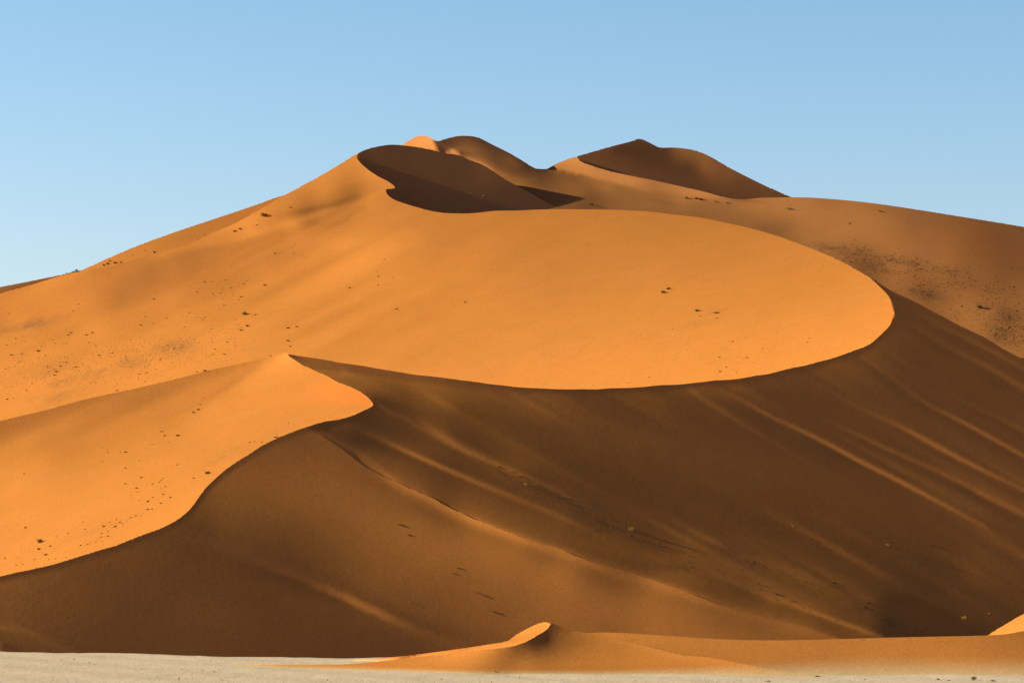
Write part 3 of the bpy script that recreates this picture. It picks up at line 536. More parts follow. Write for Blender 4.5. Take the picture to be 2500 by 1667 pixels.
# ---------------------------------------------------------------- dunes
def sheet_mesh(sh):
    h = sh['step']; X, Y, rho = sh['X'], sh['Y'], sh['rho']; ins = sh['inside']; ny, nx = X.shape
    e = np.zeros_like(ins)
    e[:, 1:] |= ins[:, 1:] != ins[:, :-1]; e[:, :-1] |= ins[:, 1:] != ins[:, :-1]; e[1:] |= ins[1:] != ins[:-1]; e[:-1] |= ins[1:] != ins[:-1]
    e2 = e.copy(); e2[:, 1:] |= e[:, :-1]; e2[:, :-1] |= e[:, 1:]; e2[1:] |= e[:-1]; e2[:-1] |= e[1:]
    j, i = np.nonzero(e2); px, py = X[j, i], Y[j, i]; ol = np.vstack([sh['outline'], sh['outline'][:1]])
    d, qx, qy, _, _ = near_line(px, py, ol)
    outk = np.zeros(X.shape, bool); so = (d < .56*h) & ~ins[j, i]; outk[j[so], i[so]] = True
    nb = np.zeros(X.shape, bool); nb[1:] |= outk[:-1]; nb[:-1] |= outk[1:]; nb[:, 1:] |= outk[:, :-1]; nb[:, :-1] |= outk[:, 1:]
    snap = so | ((d < .5*h) & ins[j, i] & ~nb[j, i]); XX, YY, R = X.copy(), Y.copy(), rho.copy(); keep_ = ins.copy()
    js, is_ = j[snap], i[snap]; dx = qx[snap]-px[snap]; dy = qy[snap]-py[snap]
    R[js, is_] += sh['qa'][js, is_]*KPX*dx - sh['qb'][js, is_]*KPX*dy; XX[js, is_] += dx; YY[js, is_] += dy; keep_[js, is_] = True
    P = world(XX, YY, R)
    idx = -np.ones((ny, nx), int); idx[keep_] = np.arange(keep_.sum()); V = P[keep_]
    a, b, c, dd = idx[:-1, :-1], idx[:-1, 1:], idx[1:, 1:], idx[1:, :-1]
    q = np.stack([a, dd, c, b], -1).reshape(-1, 4); n_ok = (q >= 0).sum(1)
    F = q[n_ok == 4].tolist(); T3 = q[n_ok == 3]
    F += [[int(v) for v in t if v >= 0] for t in T3]
    # skirts: the far side of every crest falls away behind it, hidden feet run on downward
    cnt = {}
    for f in F:
        for k in range(len(f)):
            u, v = f[k], f[(k+1) % len(f)]; key = (u, v) if u < v else (v, u)
            cnt[key] = None if key in cnt else (u, v)
    bl = [w for w in cnt.values() if w]
    bv = sorted({v for w in bl for v in w}); bx = XX[keep_][bv]; by = YY[keep_][bv]
    dmin = np.full(len(bv), 1e9)
    for t in sh['tops']: dmin = np.minimum(dmin, near_line(bx, by, t)[0])
    top = {v: dmin[k] < 1.6*h for k, v in enumerate(bv)}
    for t in sh.get('bare', []):
        dn = near_line(bx, by, t)[0]; bare = {v for k, v in enumerate(bv) if dn[k] < 3.2*h}; bl = [w for w in bl if not (w[0] in bare and w[1] in bare)]
    Vl = V.tolist(); nF = len(F)
    rings_t = ((0, 0), (1.5, .7), (7, 3.8), (25, 14.5), (60, 36)); rings_b = ((0, 0), (0, 5), (0, 20))
    ring = {}; pos = dict(zip(bv, bx))
    side = lambda v: 2 if pos[v] > 2750 else 3 if pos[v] < -250 else 0
    rings_s = ((0, 0, 0), (12, 1, .8), (35, 4, 5), (80, 10, 17), (160, 22, 44), (300, 45, 95), (520, 90, 190))   # beyond the frame the slopes run on and die away
    def cls(w):
        if side(w[0]) and side(w[0]) == side(w[1]): return side(w[0])
        return 1 if top[w[0]] and top[w[1]] else 0
    for c, rg in ((1, rings_t), (0, rings_b), (2, rings_s), (3, rings_s)):
        for v in {v for w in bl if cls(w) == c for v in w}:
            x, y, z = V[v]; ids = []
            for r in rg:
                ids.append(len(Vl)); Vl.append([x, y+r[0], z-r[1]] if c < 2 else [x+(r[0] if c == 2 else -r[0]), y+r[1], z-r[2]])
            ring[(v, c)] = ids
        for u, v in bl:
            if cls((u, v)) != c: continue
            ru, rv = ring[(u, c)], ring[(v, c)]
            for k in range(len(rg)-1): F.append([rv[k], rv[k+1], ru[k+1], ru[k]])
    return Vl, F, XX[keep_], YY[keep_], nF
def blob(x, y, spots, n=None):
    o = np.zeros(x.shape)
    for cx, cy, rx, ry, ang, a in spots:
        c, s = math.cos(math.radians(ang)), math.sin(math.radians(ang)); u = ((x-cx)*c+(y-cy)*s)/rx; v = (-(x-cx)*s+(y-cy)*c)/ry
        o = np.maximum(o, a*np.exp(-(u*u+v*v)))
    return o
def S_(n, *spots): return [(Z(n, s[:2])[0][0], Z(n, s[:2])[0][1], s[2]/_ZO[n][2], s[3]/_ZO[n][2], s[4], s[5]) for s in spots]
TINTS = {
 'A': dict(r=S_(1, (230,1375,150,28,-14,.55), (380,1330,120,20,-12,.3), (20,1420,90,25,-12,.3)) + S_(4, (450,650,130,28,-14,.45), (650,600,160,30,-14,.35), (900,520,130,40,-10,.35), (1200,420,160,50,-8,.45), (350,760,200,40,-12,.25), (1850,190,180,22,-22,.18), (350,560,200,60,-12,.2)) + S_(3, (130,1370,120,30,-10,.12), (260,1290,80,14,-14,.3)), g=[]),
 'C': dict(r=S_(7, (640,520,200,25,-22,.12), (900,430,150,20,-22,.12)) + S_(4, (1500,1160,200,30,-24,.15)), g=[]),
 'N': dict(r=S_(3, (1100,865,230,30,10,.5), (1330,975,120,40,12,.5), (1560,955,180,35,12,.5), (1800,1010,200,30,12,.4), (1690,1170,130,40,12,.65), (1980,1110,200,40,10,.3), (2240,1320,110,60,30,.6), (2200,1450,110,60,30,.55), (2100,1250,120,30,10,.3)) + S_(11, (1080,620,120,16,10,.25), (1030,470,60,10,8,.15)),
           g=S_(3, (2100,850,500,200,8,.55), (1900,1100,400,120,8,.35))),
 'P': dict(r=[], g=S_(11, (900,280,500,140,15,.5), (1600,450,400,150,20,.4))),
 'B': dict(r=S_(8, (1500,310,260,22,29,.25), (1850,500,260,22,27,.3)) + S_(9, (450,760,260,30,26,.3), (850,920,220,25,27,.3), (1400,1140,260,35,27,.35)), g=[]),
}
DUNES = {'D': ('dune', mat_sand), 'B': ('dune', mat_sand), 'C': ('dune', mat_sand), 'A': ('dune', mat_sand), 'G': ('dune', mat_red), 'N': ('dune', mat_red), 'P': ('dune', mat_red), 'H0': ('dune', mat_sand), 'Q': ('dune', mat_red), 'F': ('dune', mat_sand), 'F2': ('dune', mat_sand), 'FC': ('dune', mat_sand), 'FR': ('dune', mat_sand)}
SHEETS = build_sheets()
print('survey solved', time.time()-T0)
for sh in SHEETS:
    Vl, F, xs_, ys_, nF = sheet_mesh(sh); nm, mt = DUNES[sh['name']]
    me = mesh_np(nm, Vl, F); o = link_obj(nm, me, mt); o['kind'] = 'structure'
    col = me.color_attributes.new('tint', 'FLOAT_COLOR', 'POINT'); C = np.zeros((len(Vl), 4), np.float32); C[:, 3] = 1; n = len(xs_)
    t = TINTS.get(sh['name'])
    if t and t['r']: C[:n, 0] = blob(xs_, ys_, t['r'])
    if t and t['g']: C[:n, 1] = blob(xs_, ys_, t['g'])
    if sh['name'] in ('F', 'F2', 'FC'):      # sand thins out over the pale clay near its foot, widest toward the right
        P_ = np.array(Vl); z = P_[:, 2]; px_ = 1250+P_[:, 0]/np.maximum(P_[:, 1], 1)/KPX; zt = .4+1.3*np.clip((px_-1500)/600, 0, 1); C[:, 2] = np.clip((zt-z)/zt, 0, 1)**1.4*.8
    col.data.foreach_set('color', C.ravel()); sh['obj'] = o

# ---------------------------------------------------------------- the clay pan and the ground out to the horizon
def build_ground():
    L = smooth_curve([(p[0], p[1]) for p in lip], 20.); xs = L[:, 0]; yl = CAM_H/((L[:, 1]-HORIZON)*KPX)
    rng = np.random.RandomState(4); V = []; F = []; n = len(xs)
    rows = [(-400, 0, 0), (0, 0, 0), (60, 0, 0), (120, 0, 0), (170, 0, 0)] + [(200+k*1.25, 0, 0) for k in range(0, 80)]
    # fractions of the way from 300 m to the lip, then over it
    for x, Y1 in zip(xs, yl):
        t = (x-1250)*KPX; col = []
        for r in rows: col.append((t*max(r[0], 60)*1.0, r[0], 0))
        for f in np.linspace(0, 1, 40)[1:]:
            Y = 298.75+(Y1-298.75)*f; col.append((t*Y, Y, 0.0))
        for dy, dz in ((1.5, -.25), (5, -.9), (12, -1.9), (25, -3.2), (60, -5), (300, -6), (1500, -6), (6000, -6), (20000, -6)): col.append((t*(Y1+dy), Y1+dy, dz))
        V.append(col)
    V = np.array(V); m = V.shape[1]
    # wings far to the sides
    def wing(col, s):
        w = col.copy(); w[:, 0] = s*np.maximum(4000, np.abs(col[:, 1])*1.5); return w
    V = np.concatenate([wing(V[0], -1)[None], V, wing(V[-1], 1)[None]]); n = V.shape[0]
    x, y = V[..., 0], V[..., 1]
    relief = .05*np.sin(x*.21+1.3*np.sin(y*.05))*np.sin(y*.13)+.035*np.sin(x*.53+y*.31)+.02*rng.randn(*x.shape)
    V[..., 2] += np.where((y > 190) & (y < 360), relief, 0)
    idx = np.arange(n*m).reshape(n, m); F = np.stack([idx[:-1, :-1], idx[1:, :-1], idx[1:, 1:], idx[:-1, 1:]], -1).reshape(-1, 4).tolist()
    me = mesh_np('ground', V.reshape(-1, 3), F); o = link_obj('ground', me, mat_pan); o['kind'] = 'structure'
    col = me.color_attributes.new('tint', 'FLOAT_COLOR', 'POINT'); C = np.zeros((n*m, 4), np.float32); C[:, 3] = 1
    C[:, 1] = np.where(V[..., 1] > 420, 1., 0.).ravel(); C[:, 0] = np.where((V[..., 1] < 190) | (V[..., 1] > 500), 1., 0.).ravel()  # stone-dark mask for unseen ground around the pan, to weaken bounced light; col.data.foreach_set('color', C.ravel())
build_ground()
# ---------------------------------------------------------------- shrubs, tussocks, stones
def simple_mat(name, c1, c2, scale=6., rough=.9):
    m = bpy.data.materials.new(name); m.use_nodes = True; nt = m.node_tree; p = nt.nodes['Principled BSDF']; p.inputs['Roughness'].default_value = rough; p.inputs['Specular IOR Level'].default_value = .1
    oi = N(nt, 'ShaderNodeObjectInfo'); geo = N(nt, 'ShaderNodeNewGeometry'); n = N(nt, 'ShaderNodeTexNoise'); n.inputs['Scale'].default_value = scale; nt.links.new(geo.outputs['Position'], n.inputs['Vector'])
    ad = N(nt, 'ShaderNodeMath', operation='ADD'); nt.links.new(n.outputs['Fac'], ad.inputs[0]); mm = N(nt, 'ShaderNodeMath', operation='MULTIPLY_ADD'); nt.links.new(oi.outputs['Random'], mm.inputs[0]); mm.inputs[1].default_value = .6; mm.inputs[2].default_value = -.3
    nt.links.new(mm.outputs[0], ad.inputs[1]); ad.use_clamp = True
    nt.links.new(mixc(nt, c1, c2, ad.outputs[0]), p.inputs['Base Color']); return m
mat_leaf = simple_mat('shrub_leaves', (.045, .055, .018), (.12, .12, .035))
mat_leaf_y = simple_mat('dry_yellow_leaves', (.40, .26, .06), (.62, .42, .12))
mat_dark = simple_mat('dry_dark_stems', (.035, .022, .012), (.13, .075, .03))
mat_wood = simple_mat('shrub_wood', (.10, .06, .035), (.20, .13, .08))
mat_rock = simple_mat('dark_stone', (.07, .04, .03), (.16, .085, .055), 3.)
mat_rock_l = simple_mat('pale_stone', (.55, .40, .28), (.7, .55, .4), 3.)

def blades(bm, rng, n, R, Hh, w, spread=1.0, lift=.0):
    for _ in range(n):
        th = rng.uniform(0, 2*math.pi); r0 = R*.35*math.sqrt(rng.random()); el = rng.uniform(.25, 1.45); L = Hh*rng.uniform(.55, 1.1)
        b = Vector((r0*math.cos(th), r0*math.sin(th), lift)); d = Vector((math.cos(th)*math.cos(el)*spread, math.sin(th)*math.cos(el)*spread, math.sin(el)))
        side = Vector((-math.sin(th), math.cos(th), rng.uniform(-.3, .3)))*w
        tip = b+d*L; tip.z -= .15*L*math.cos(el); mid = b+d*L*.55
        vs = [bm.verts.new(p) for p in (b-side*.5, b+side*.5, mid+side*.6, tip, mid-side*.6)]; bm.faces.new(vs)
def leaves(bm, rng, n, R, Hh, size):
    lobes = [(rng.uniform(-.5, .5)*R, rng.uniform(-.5, .5)*R, Hh*rng.uniform(.35, .75), R*rng.uniform(.35, .6)) for _ in range(7)]
    for _ in range(n):
        cx, cy, cz, rr = rng.choice(lobes); v = Vector((rng.gauss(0, 1), rng.gauss(0, 1), rng.gauss(0, .8))); v.normalize(); v *= rr*rng.uniform(.55, 1.05)
        c = Vector((cx, cy, cz))+v
        if c.z < .03*Hh: c.z = .03*Hh+abs(c.z)*.2
        a = Vector((rng.gauss(0, 1), rng.gauss(0, 1), rng.gauss(0, 1))).normalized(); b = a.cross(Vector((rng.gauss(0, 1), rng.gauss(0, 1), rng.gauss(0, 1)))).normalized(); s = size*rng.uniform(.6, 1.4)
        vs = [bm.verts.new(c+q) for q in (-a*s, b*s*.6, a*s, -b*s*.6)]; bm.faces.new(vs)
def bm_mesh(name, fn):
    bm = bmesh.new(); fn(bm); me = bpy.data.meshes.new(name); bm.to_mesh(me); bm.free(); return me
def branch_mesh(rng):
    def fn(bm):
        for _ in range(9):
            th = rng.uniform(0, 6.28); el = rng.uniform(.5, 1.3); L = rng.uniform(.45, .8); r = .022; p0 = Vector((0, 0, -.05)); d = Vector((math.cos(th)*math.cos(el), math.sin(th)*math.cos(el), math.sin(el)))
            prev = None
            for k in range(4):
                c = p0+d*L*k/3+Vector((rng.uniform(-.03, .03), rng.uniform(-.03, .03), 0)); rr = r*(1-k/3.5)
                ringv = [bm.verts.new(c+Vector((math.cos(q)*rr, math.sin(q)*rr, 0))) for q in (0, 2.09, 4.19)]
                if prev:
                    for q in range(3): bm.faces.new((prev[q], prev[(q+1) % 3], ringv[(q+1) % 3], ringv[q]))
                prev = ringv
    return bm_mesh('branches', fn)
def rock_mesh(rng):
    def fn(bm):
        bmesh.ops.create_icosphere(bm, subdivisions=2, radius=.5)
        off = [Vector((rng.uniform(-1, 1), rng.uniform(-1, 1), rng.uniform(-1, 1))).normalized() for _ in range(9)]; cut = [rng.uniform(.28, .45) for _ in off]
        for v in bm.verts:
            for o_, c_ in zip(off, cut):
                t = v.co.dot(o_)-c_
                if t > 0: v.co -= o_*t*.85
            v.co.z *= .62; v.co.x *= 1.1
    return bm_mesh('rock', fn)
RNG = random.Random(11)
def make_bush(name, leafmat, dense=420, tall=.8):
    e = bpy.data.objects.new(name, None); scene.collection.objects.link(e); e.empty_display_size = .2
    rg = random.Random(RNG.random())
    link_obj('foliage', bm_mesh('foliage', lambda bm: (leaves(bm, rg, dense, .62, tall, .055), blades(bm, rg, 40, .5, .6, .02))), leafmat, e)
    link_obj('branches', branch_mesh(rg), mat_wood, e)
    return e
def make_tussock(leafmat):
    rg = random.Random(RNG.random())
    me = bm_mesh('grass_tussock', lambda bm: (blades(bm, rg, 70, .7, .55, .06), blades(bm, rg, 40, 1.0, .4, .07, 1.2)))
    return link_obj('grass_tussock', me, leafmat)
def make_rock(m): return link_obj('rock', rock_mesh(random.Random(RNG.random())), m)
PROTO = {'b': [make_bush('desert_shrub', mat_leaf) for _ in range(3)], 'y': [make_bush('desert_shrub', mat_leaf_y, 300, .75) for _ in range(2)],
         't': [make_tussock(mat_dark) for _ in range(5)], 'g': [make_tussock(mat_leaf_y) for _ in range(3)], 'r': [make_rock(mat_rock) for _ in range(5)], 'l': [make_rock(mat_rock_l) for _ in range(2)]}
FRESH = {k: list(v) for k, v in PROTO.items()}
def inst(kind):
    if FRESH[kind]: return FRESH[kind].pop(0)
    src = RNG.choice(PROTO[kind]); o = src.copy(); scene.collection.objects.link(o)
    for ch in src.children: c = ch.copy(); c.parent = o; scene.collection.objects.link(c)
    return o
def ground_at(x, y):
    best = None
    for sh in SHEETS:
        i = int(round((x-sh['x0'])/sh['step'])); j = int(round((y-sh['y0'])/sh['step']))
        if 0 <= j < sh['rho'].shape[0] and 0 <= i < sh['rho'].shape[1] and sh['inside'][j, i]:
            r = rho_at(sh, x, y)
            if best is None or r < best[0]: best = (r, sh)
    lipy = np.interp(x, [p[0] for p in lip], [p[1] for p in lip])
    if y > lipy:
        r = math.log(CAM_H/((y-HORIZON)*KPX))
        if best is None or r < best[0]: best = (r, None)
    return best
def place(kind, x, y, w, label, cat, group=None, flat=.75):
    g = ground_at(x, y)
    if g is None: return None
    r, sh = g; p = world(x, y, r); size = w*KPX*math.exp(r)
    o = inst(kind); o.location = Vector(p.tolist()); s = size*RNG.uniform(.9, 1.1)/({'b': 1.35, 'y': 1.35, 't': 1.15, 'g': 1.15}.get(kind, 1.1)); zf = RNG.uniform(.85, 1.1)*flat
    o.scale = (s, s, s*zf); o.rotation_euler = (RNG.uniform(-.1, .1), RNG.uniform(-.1, .1), RNG.uniform(0, 6.28))
    o.location.z -= .04*s
    o['label'] = label; o['category'] = cat
    if group: o['group'] = group
    return o
# ---------------------------------------------------------------- every shrub, tussock and stone the photograph shows
# single ones that can be told apart: (frame, x, y, width, kind, label)
NAMED = [
 (1,235,1066,55,'b','round green bush standing alone on the far left skyline'),
 (1,430,1033,26,'b','left end bush of the low row on the far left skyline'),
 (1,456,1029,15,'b','smallest middle bush of the low row on the far left skyline'),
 (1,500,1021,22,'b','third bush along the low row on the far left skyline'),
 (1,522,1015,30,'b','right end bush of the skyline row where the big dune begins'),
 (1,1805,640,55,'b','wide olive bush on the upper left shoulder beside the dark hollow'),
 (1,1640,728,26,'b','olive bush just left of and below the widest shoulder bush'),
 (1,1603,745,24,'b','lowest dark bush of the little group on the upper left shoulder'),
 (1,1055,889,24,'b','green bush sitting on the left shoulder edge, alone'),
 (1,750,949,22,'b','topmost bush of the cluster on the lower left shoulder edge'),
 (1,735,966,26,'b','middle bush of the cluster on the lower left shoulder edge'),
 (1,710,977,24,'b','bottom left bush of the cluster on the lower left shoulder edge'),
 (1,785,961,28,'b','largest right bush of the cluster on the lower left shoulder edge'),
 (1,825,957,20,'b','farthest right bush of the cluster on the lower left shoulder edge'),
 (1,1675,1312,48,'b','biggest dark bush on the sunny left slope, halfway up'),
 (1,1690,1392,30,'b','flat olive bush just below the biggest bush of the left slope'),
 (1,1648,1420,26,'b','lower flat olive bush below the biggest bush of the left slope'),
 (4,1400,578,28,'b','green bush on the sunny slope right above the edge of the near dune'),
 (4,1355,843,26,'b','dark bush at mid height on the near lit dune, upper of a close pair'),
 (4,1323,862,20,'b','dark bush at mid height on the near lit dune, lower of a close pair'),
 (4,1417,1278,42,'b','large dark bush by the curving crest of the near lit dune'),
 (7,270,608,52,'b','largest green bush low on the near lit dune at the left'),
 (7,265,657,26,'b','small green bush right below the largest green bush at the left'),
 (7,313,694,30,'b','green bush closest to the crest at the lower left'),
 (7,708,500,24,'b','dark bush at the head of the dotted cluster low on the near lit dune'),
 (2,2210,1163,36,'b','dark bush on the lit bowl of the great dune, lower of a pair'),
 (2,2243,1138,28,'b','dark bush on the lit bowl of the great dune, upper of a pair'),
 (3,115,1288,40,'b','flat dark bush standing alone on the lit bowl, right half'),
 (3,250,1300,40,'t','sandy wind-blown tussock right of the flat dark bush on the lit bowl'),
 (2,1720,563,30,'b','dark green bush just behind the top edge of the lit bowl'),
 (3,45,519,30,'b','green bush left of the twin bushes in the saddle behind the bowl'),
 (3,112,522,34,'b','left one of the twin dark bushes in the saddle behind the bowl'),
 (3,142,528,30,'b','right one of the twin dark bushes in the saddle behind the bowl'),
 (3,245,542,18,'b','small bush right of the twin bushes in the saddle'),
 (3,325,552,20,'b','farthest right small bush of the row in the saddle'),
 (3,740,591,30,'y','yellowish bush high on the reddish right slope, near its skyline'),
 (3,1360,606,24,'y','pale tufted bush under the right skyline, alone'),
 (3,1157,690,20,'y','pale tuft beside the faint track on the reddish right slope'),
 (3,2048,1267,50,'b','largest dark bush on the stony reddish slope at the right edge'),
 (5,1268,1355,26,'y','bright yellow bush at the upper end of the stony valley in shade'),
 (8,1988,524,40,'y','largest yellow bush halfway down the stony valley in shade'),
 (8,1995,570,26,'b','dark bush right below the largest yellow bush in the valley'),
 (9,1420,630,28,'y','pale yellow bush alone on the dark right face'),
 (9,1940,1130,46,'y','olive yellow bush at the bottom right foot of the dark face'),
 (9,2110,1096,18,'y','small yellow tuft right of the olive bush at the dark foot'),
 (8,405,485,28,'g','pale tuft highest on the brown face under the near crest'),
 (8,462,553,22,'g','pale tuft second from the top on the brown face'),
 (8,800,780,24,'g','pale tuft in the middle of the brown face, right of a pair'),
 (8,768,815,18,'g','pale tuft in the middle of the brown face, left of a pair'),
 (8,935,950,22,'g','pale tuft left of a close pair low on the brown face'),
 (8,980,970,22,'g','pale tuft right of a close pair low on the brown face'),
 (8,475,1015,18,'y','small yellow tuft alone low on the left of the brown face'),
 (8,1040,1078,26,'g','lowest pale tuft on the brown face above the little crest'),
 (8,1060,1490,20,'y','small dry bush at the foot of the little front dune'),
 (9,2010,1543,46,'b','grassy green bush at the bottom right corner of the pan'),
 (9,605,1556,32,'t','dark tussock at the bottom edge right of centre, leftmost of the row'),
 (9,935,1521,30,'t','flat tussock on the sandy foot at the bottom, second of the row'),
 (9,1767,1546,30,'t','dark tussock left of the grassy bush at the bottom right'),
 (9,1840,1550,24,'t','small tussock between the dark one and the grassy bush'),
 (9,2140,1553,32,'t','tussock at the bottom right corner, right of the grassy bush'),
 (7,1800,1440,16,'t','tiny tussock where the orange sand thins over the pale pan'),
 (2,890,479,12,'l','pale stone left one of three in the dark upper slip face'),
 (2,980,497,12,'l','pale stone right one of three in the dark upper slip face'),
 (2,968,515,14,'l','pale stone lowest of three in the dark upper slip face'),
 (9,770,492,14,'l','pale stone alone high on the dark right face'),
 (3,1998,907,13,'l','pale stone alone on the reddish slope at the right'),
]
for n, x, y, w, k, lab in NAMED:
    p = Z(n, (x, y))[0]
    place(k, p[0], p[1], w/_ZO[n][2]*(1.35 if k in 'gy' else 1.12), lab, {'b': 'shrub', 'y': 'shrub', 't': 'grass tussock', 'g': 'grass tussock', 'l': 'stone'}[k], {'b': 'desert shrubs', 'y': 'desert shrubs', 't': 'grass tussocks', 'g': 'grass tussocks', 'l': 'pale stones'}[k], .5 if k == 'g' else .75)
# many small look-alikes: (frame, [(x, y, width)...])
DOTS = {
 1: [(1985,580,18),(1755,700,16),(1405,770,12),(1355,797,12),(905,903,10),(990,873,10),(1050,1205,18),(1395,1088,18),(1450,1087,12),(1540,1076,10),(1665,1102,16),(1683,1080,10),(1810,1110,24),(1345,1158,14),(1520,1140,12),(1578,1130,14),(1505,1165,12),(1455,1168,10),(1650,1190,20),(1632,1210,10),(1532,1246,14),(1880,893,18),(2008,893,12),(1948,887,8),(1920,886,8),(2015,836,8),(1998,850,8),(62,1303,12),(537,1240,10),(500,1286,10),(995,1325,14),(1137,1335,14),(1295,1298,14),(1050,1373,10),(962,1382,18),(1262,1395,12),(1745,1312,20),(1718,1332,12),(1450,1412,12),(1968,1404,24),(2028,1394,26),(1615,1345,10),(1387,1345,14),(1400,1327,14),(1370,1335,12),(1345,1332,12),(1437,1305,8),(485,1435,22),(467,1450,18),(590,1450,22),(633,1435,20),(152,1460,10),(107,1474,12),(365,1483,10),(375,1506,12),(455,1512,10),(605,1502,12),(655,1525,14),(45,1518,14),(263,1560,24),(1555,1500,20),(1607,1502,10),(1612,1525,10),(1450,1500,12),(1470,1547,14),(1985,1528,18),(1968,1490,30)],
 4: [(80,467,22),(148,460,14),(310,470,14),(680,470,22),(768,452,18),(757,480,12),(445,480,10),(463,490,10),(425,515,12),(455,517,18),(415,543,20),(385,580,26),(370,565,14),(330,578,12),(325,547,16),(570,535,12),(515,550,18),(497,560,14),(540,550,10),(40,563,14),(55,550,10),(105,545,10),(135,513,14),(125,520,10),(160,548,10),(1095,497,18),(1065,563,12),(1007,587,16),(955,597,20),(947,630,14),(1010,625,10),(1048,635,10),(1060,600,12),(995,645,14),(985,660,10),(1090,655,10),(860,670,10),(800,710,16),(180,705,18),(40,693,10),(50,768,22),(95,760,14),(55,735,10),(30,668,8),(220,665,10),(300,624,10),(370,603,20),(655,655,12),(620,660,12),(640,645,10),(1450,465,12),(1467,427,14),(1465,460,10),(1467,517,8),(1535,461,20),(1350,583,16),(1850,473,14)],
 5: [(2280,240,8),(2273,290,8),(2127,370,8),(2055,332,10),(2015,352,8),(1957,383,8),(1890,403,10),(1857,416,8),(1555,568,6),(1668,612,8),(2113,617,14),(1980,655,10),(1962,656,8),(1727,673,8),(2310,450,10),(2290,468,8)],
 2: [(305,933,16),(250,1017,10),(262,1050,18),(262,1108,14),(360,1057,10),(66,1128,22),(387,1273,24),(857,1227,20)],
 6: [(460,485,20),(440,490,10),(275,580,22),(318,548,14),(385,585,10),(205,530,10),(270,482,14),(870,380,12),(885,352,14),(590,485,8),(395,527,8),(565,425,10),(43,435,10),(138,202,18),(252,214,18),(357,375,24),(245,285,8)],
}
NEARD = {4: [(1392,760,10),(1370,805,14),(1105,990,22),(1125,1018,26),(1215,1018,28),(1040,1075,14),(1150,1063,14),(165,1277,14),(362,1187,10),(425,1168,10),(700,1195,12),(953,1187,12),(860,1130,20),(822,1130,14),(738,1134,16),(707,1102,10),(857,1240,20),(1213,1217,16),(1170,1222,10),(1708,1064,20),(1740,1055,12),(1973,932,12),(1790,1063,14),(1887,1030,30),(1370,1297,12),(1325,1307,20),(968,1303,26),(860,1347,20),(935,1377,22),(1043,1347,18),(1090,1335,20),(1103,1320,16),(1117,1308,14),(940,1402,14),(900,1424,12),(1130,1365,12),(1117,1418,20),(1047,1440,18),(1010,1468,24),(1100,1480,20),(1165,1440,20),(950,1460,12),(1010,1522,26),(1040,1520,16),(930,1563,14)],
 7: [(895,438,18),(928,425,14),(965,425,12),(980,410,10),(797,452,20),(822,470,18),(838,480,14),(870,460,12),(695,490,10),(750,470,16),(790,500,26),(740,530,16),(725,520,10),(695,545,18),(690,570,22),(740,565,22),(700,602,12),(655,603,12),(600,620,14),(553,627,22),(615,607,10),(583,517,14),(568,467,14),(463,543,14),(385,568,16),(175,507,24),(127,490,8),(48,500,8),(118,707,10),(238,725,14),(335,722,14),(380,718,12),(450,708,12),(158,755,14),(110,762,14),(35,715,18),(202,665,8),(145,657,8),(345,632,20),(305,750,10),(250,780,14)]}
VALLEY = {5: [(1085,1230,22),(1240,1297,16),(1172,1265,12),(1355,1355,10)],
 8: [(2075,597,12),(1858,500,18),(1395,240,14),(1565,340,14),(1625,358,20),(1740,457,14),(1620,395,10),(1850,445,12),(2150,640,10),(2250,668,14)],
 9: [(500,742,24),(450,740,14),(335,655,14),(660,850,12),(1055,885,18),(1035,903,14),(890,583,18),(930,628,18),(1470,690,14),(1725,625,18),(1845,895,18),(1900,930,14),(1905,1085,12),(660,960,22),(590,905,16),(660,995,12),(775,1008,18),(540,890,12),(1285,1020,22),(1262,1050,22),(1370,1140,20),(1500,1222,22),(1560,1240,16),(1600,1235,14),(1650,1220,12),(1430,1125,12),(1520,1170,14),(60,740,14),(70,775,14),(270,800,14),(1450,1180,14),(1400,1200,16)]}
items = []
LBL = {'far': ('small dark dry tussock scattered over the sunlit slope of the great dune', 'tussocks scattered over the great lit slope'),
       'near': ('small dark dry tussock scattered over the lit side of the nearer left dune', 'tussocks scattered over the nearer lit dune'),
       'val': ('small dark stone lying in the shaded valley of rubble between the dunes', 'stones in the shaded valley'),
       'red': ('small dark stone strewn over the reddish slope at the far right', 'stones strewn over the reddish right slope')}
for key, kind, D in (('far', 't', DOTS), ('near', 't', NEARD), ('val', 'r', VALLEY)):
    for n, L in D.items():
        for x, y, w in L: p = Z(n, (x, y))[0]; items.append((w/_ZO[n][2]*(1.4 if key == 'val' else 1.15), key, kind, p[0], p[1]))
rs = random.Random(5)
def scatter(key, kind, n, spots, wlo, whi):
    for cx, cy, sx, sy, num in spots:
        for _ in range(num):
            x, y = cx+rs.gauss(0, sx), cy+rs.gauss(0, sy)+.0; p = Z(n, (x, y))[0]
            items.append((rs.uniform(wlo, whi)**1.0/_ZO[n][2], key, kind, p[0], p[1]))
scatter('red', 'r', 3, [(1000,862,60,14,26),(1220,880,80,32,44),(1370,912,34,12,12),(1330,985,80,34,30),(1550,950,90,18,34),(1600,1000,110,26,22),(1830,1010,90,16,34),(1950,1060,110,30,14),(1680,1165,70,30,46),(1720,1095,90,16,16),(1980,1115,160,34,30),(2200,1130,90,30,14),(2100,1240,120,26,24),(2000,1330,90,30,22),(2250,1330,60,36,60),(2190,1450,70,36,60),(2290,1500,50,30,26),(1880,1310,70,30,12),(1300,940,160,40,90),(1750,1060,200,60,90),(2150,1280,180,90,160),(2250,1420,90,70,140)], 4, 13)
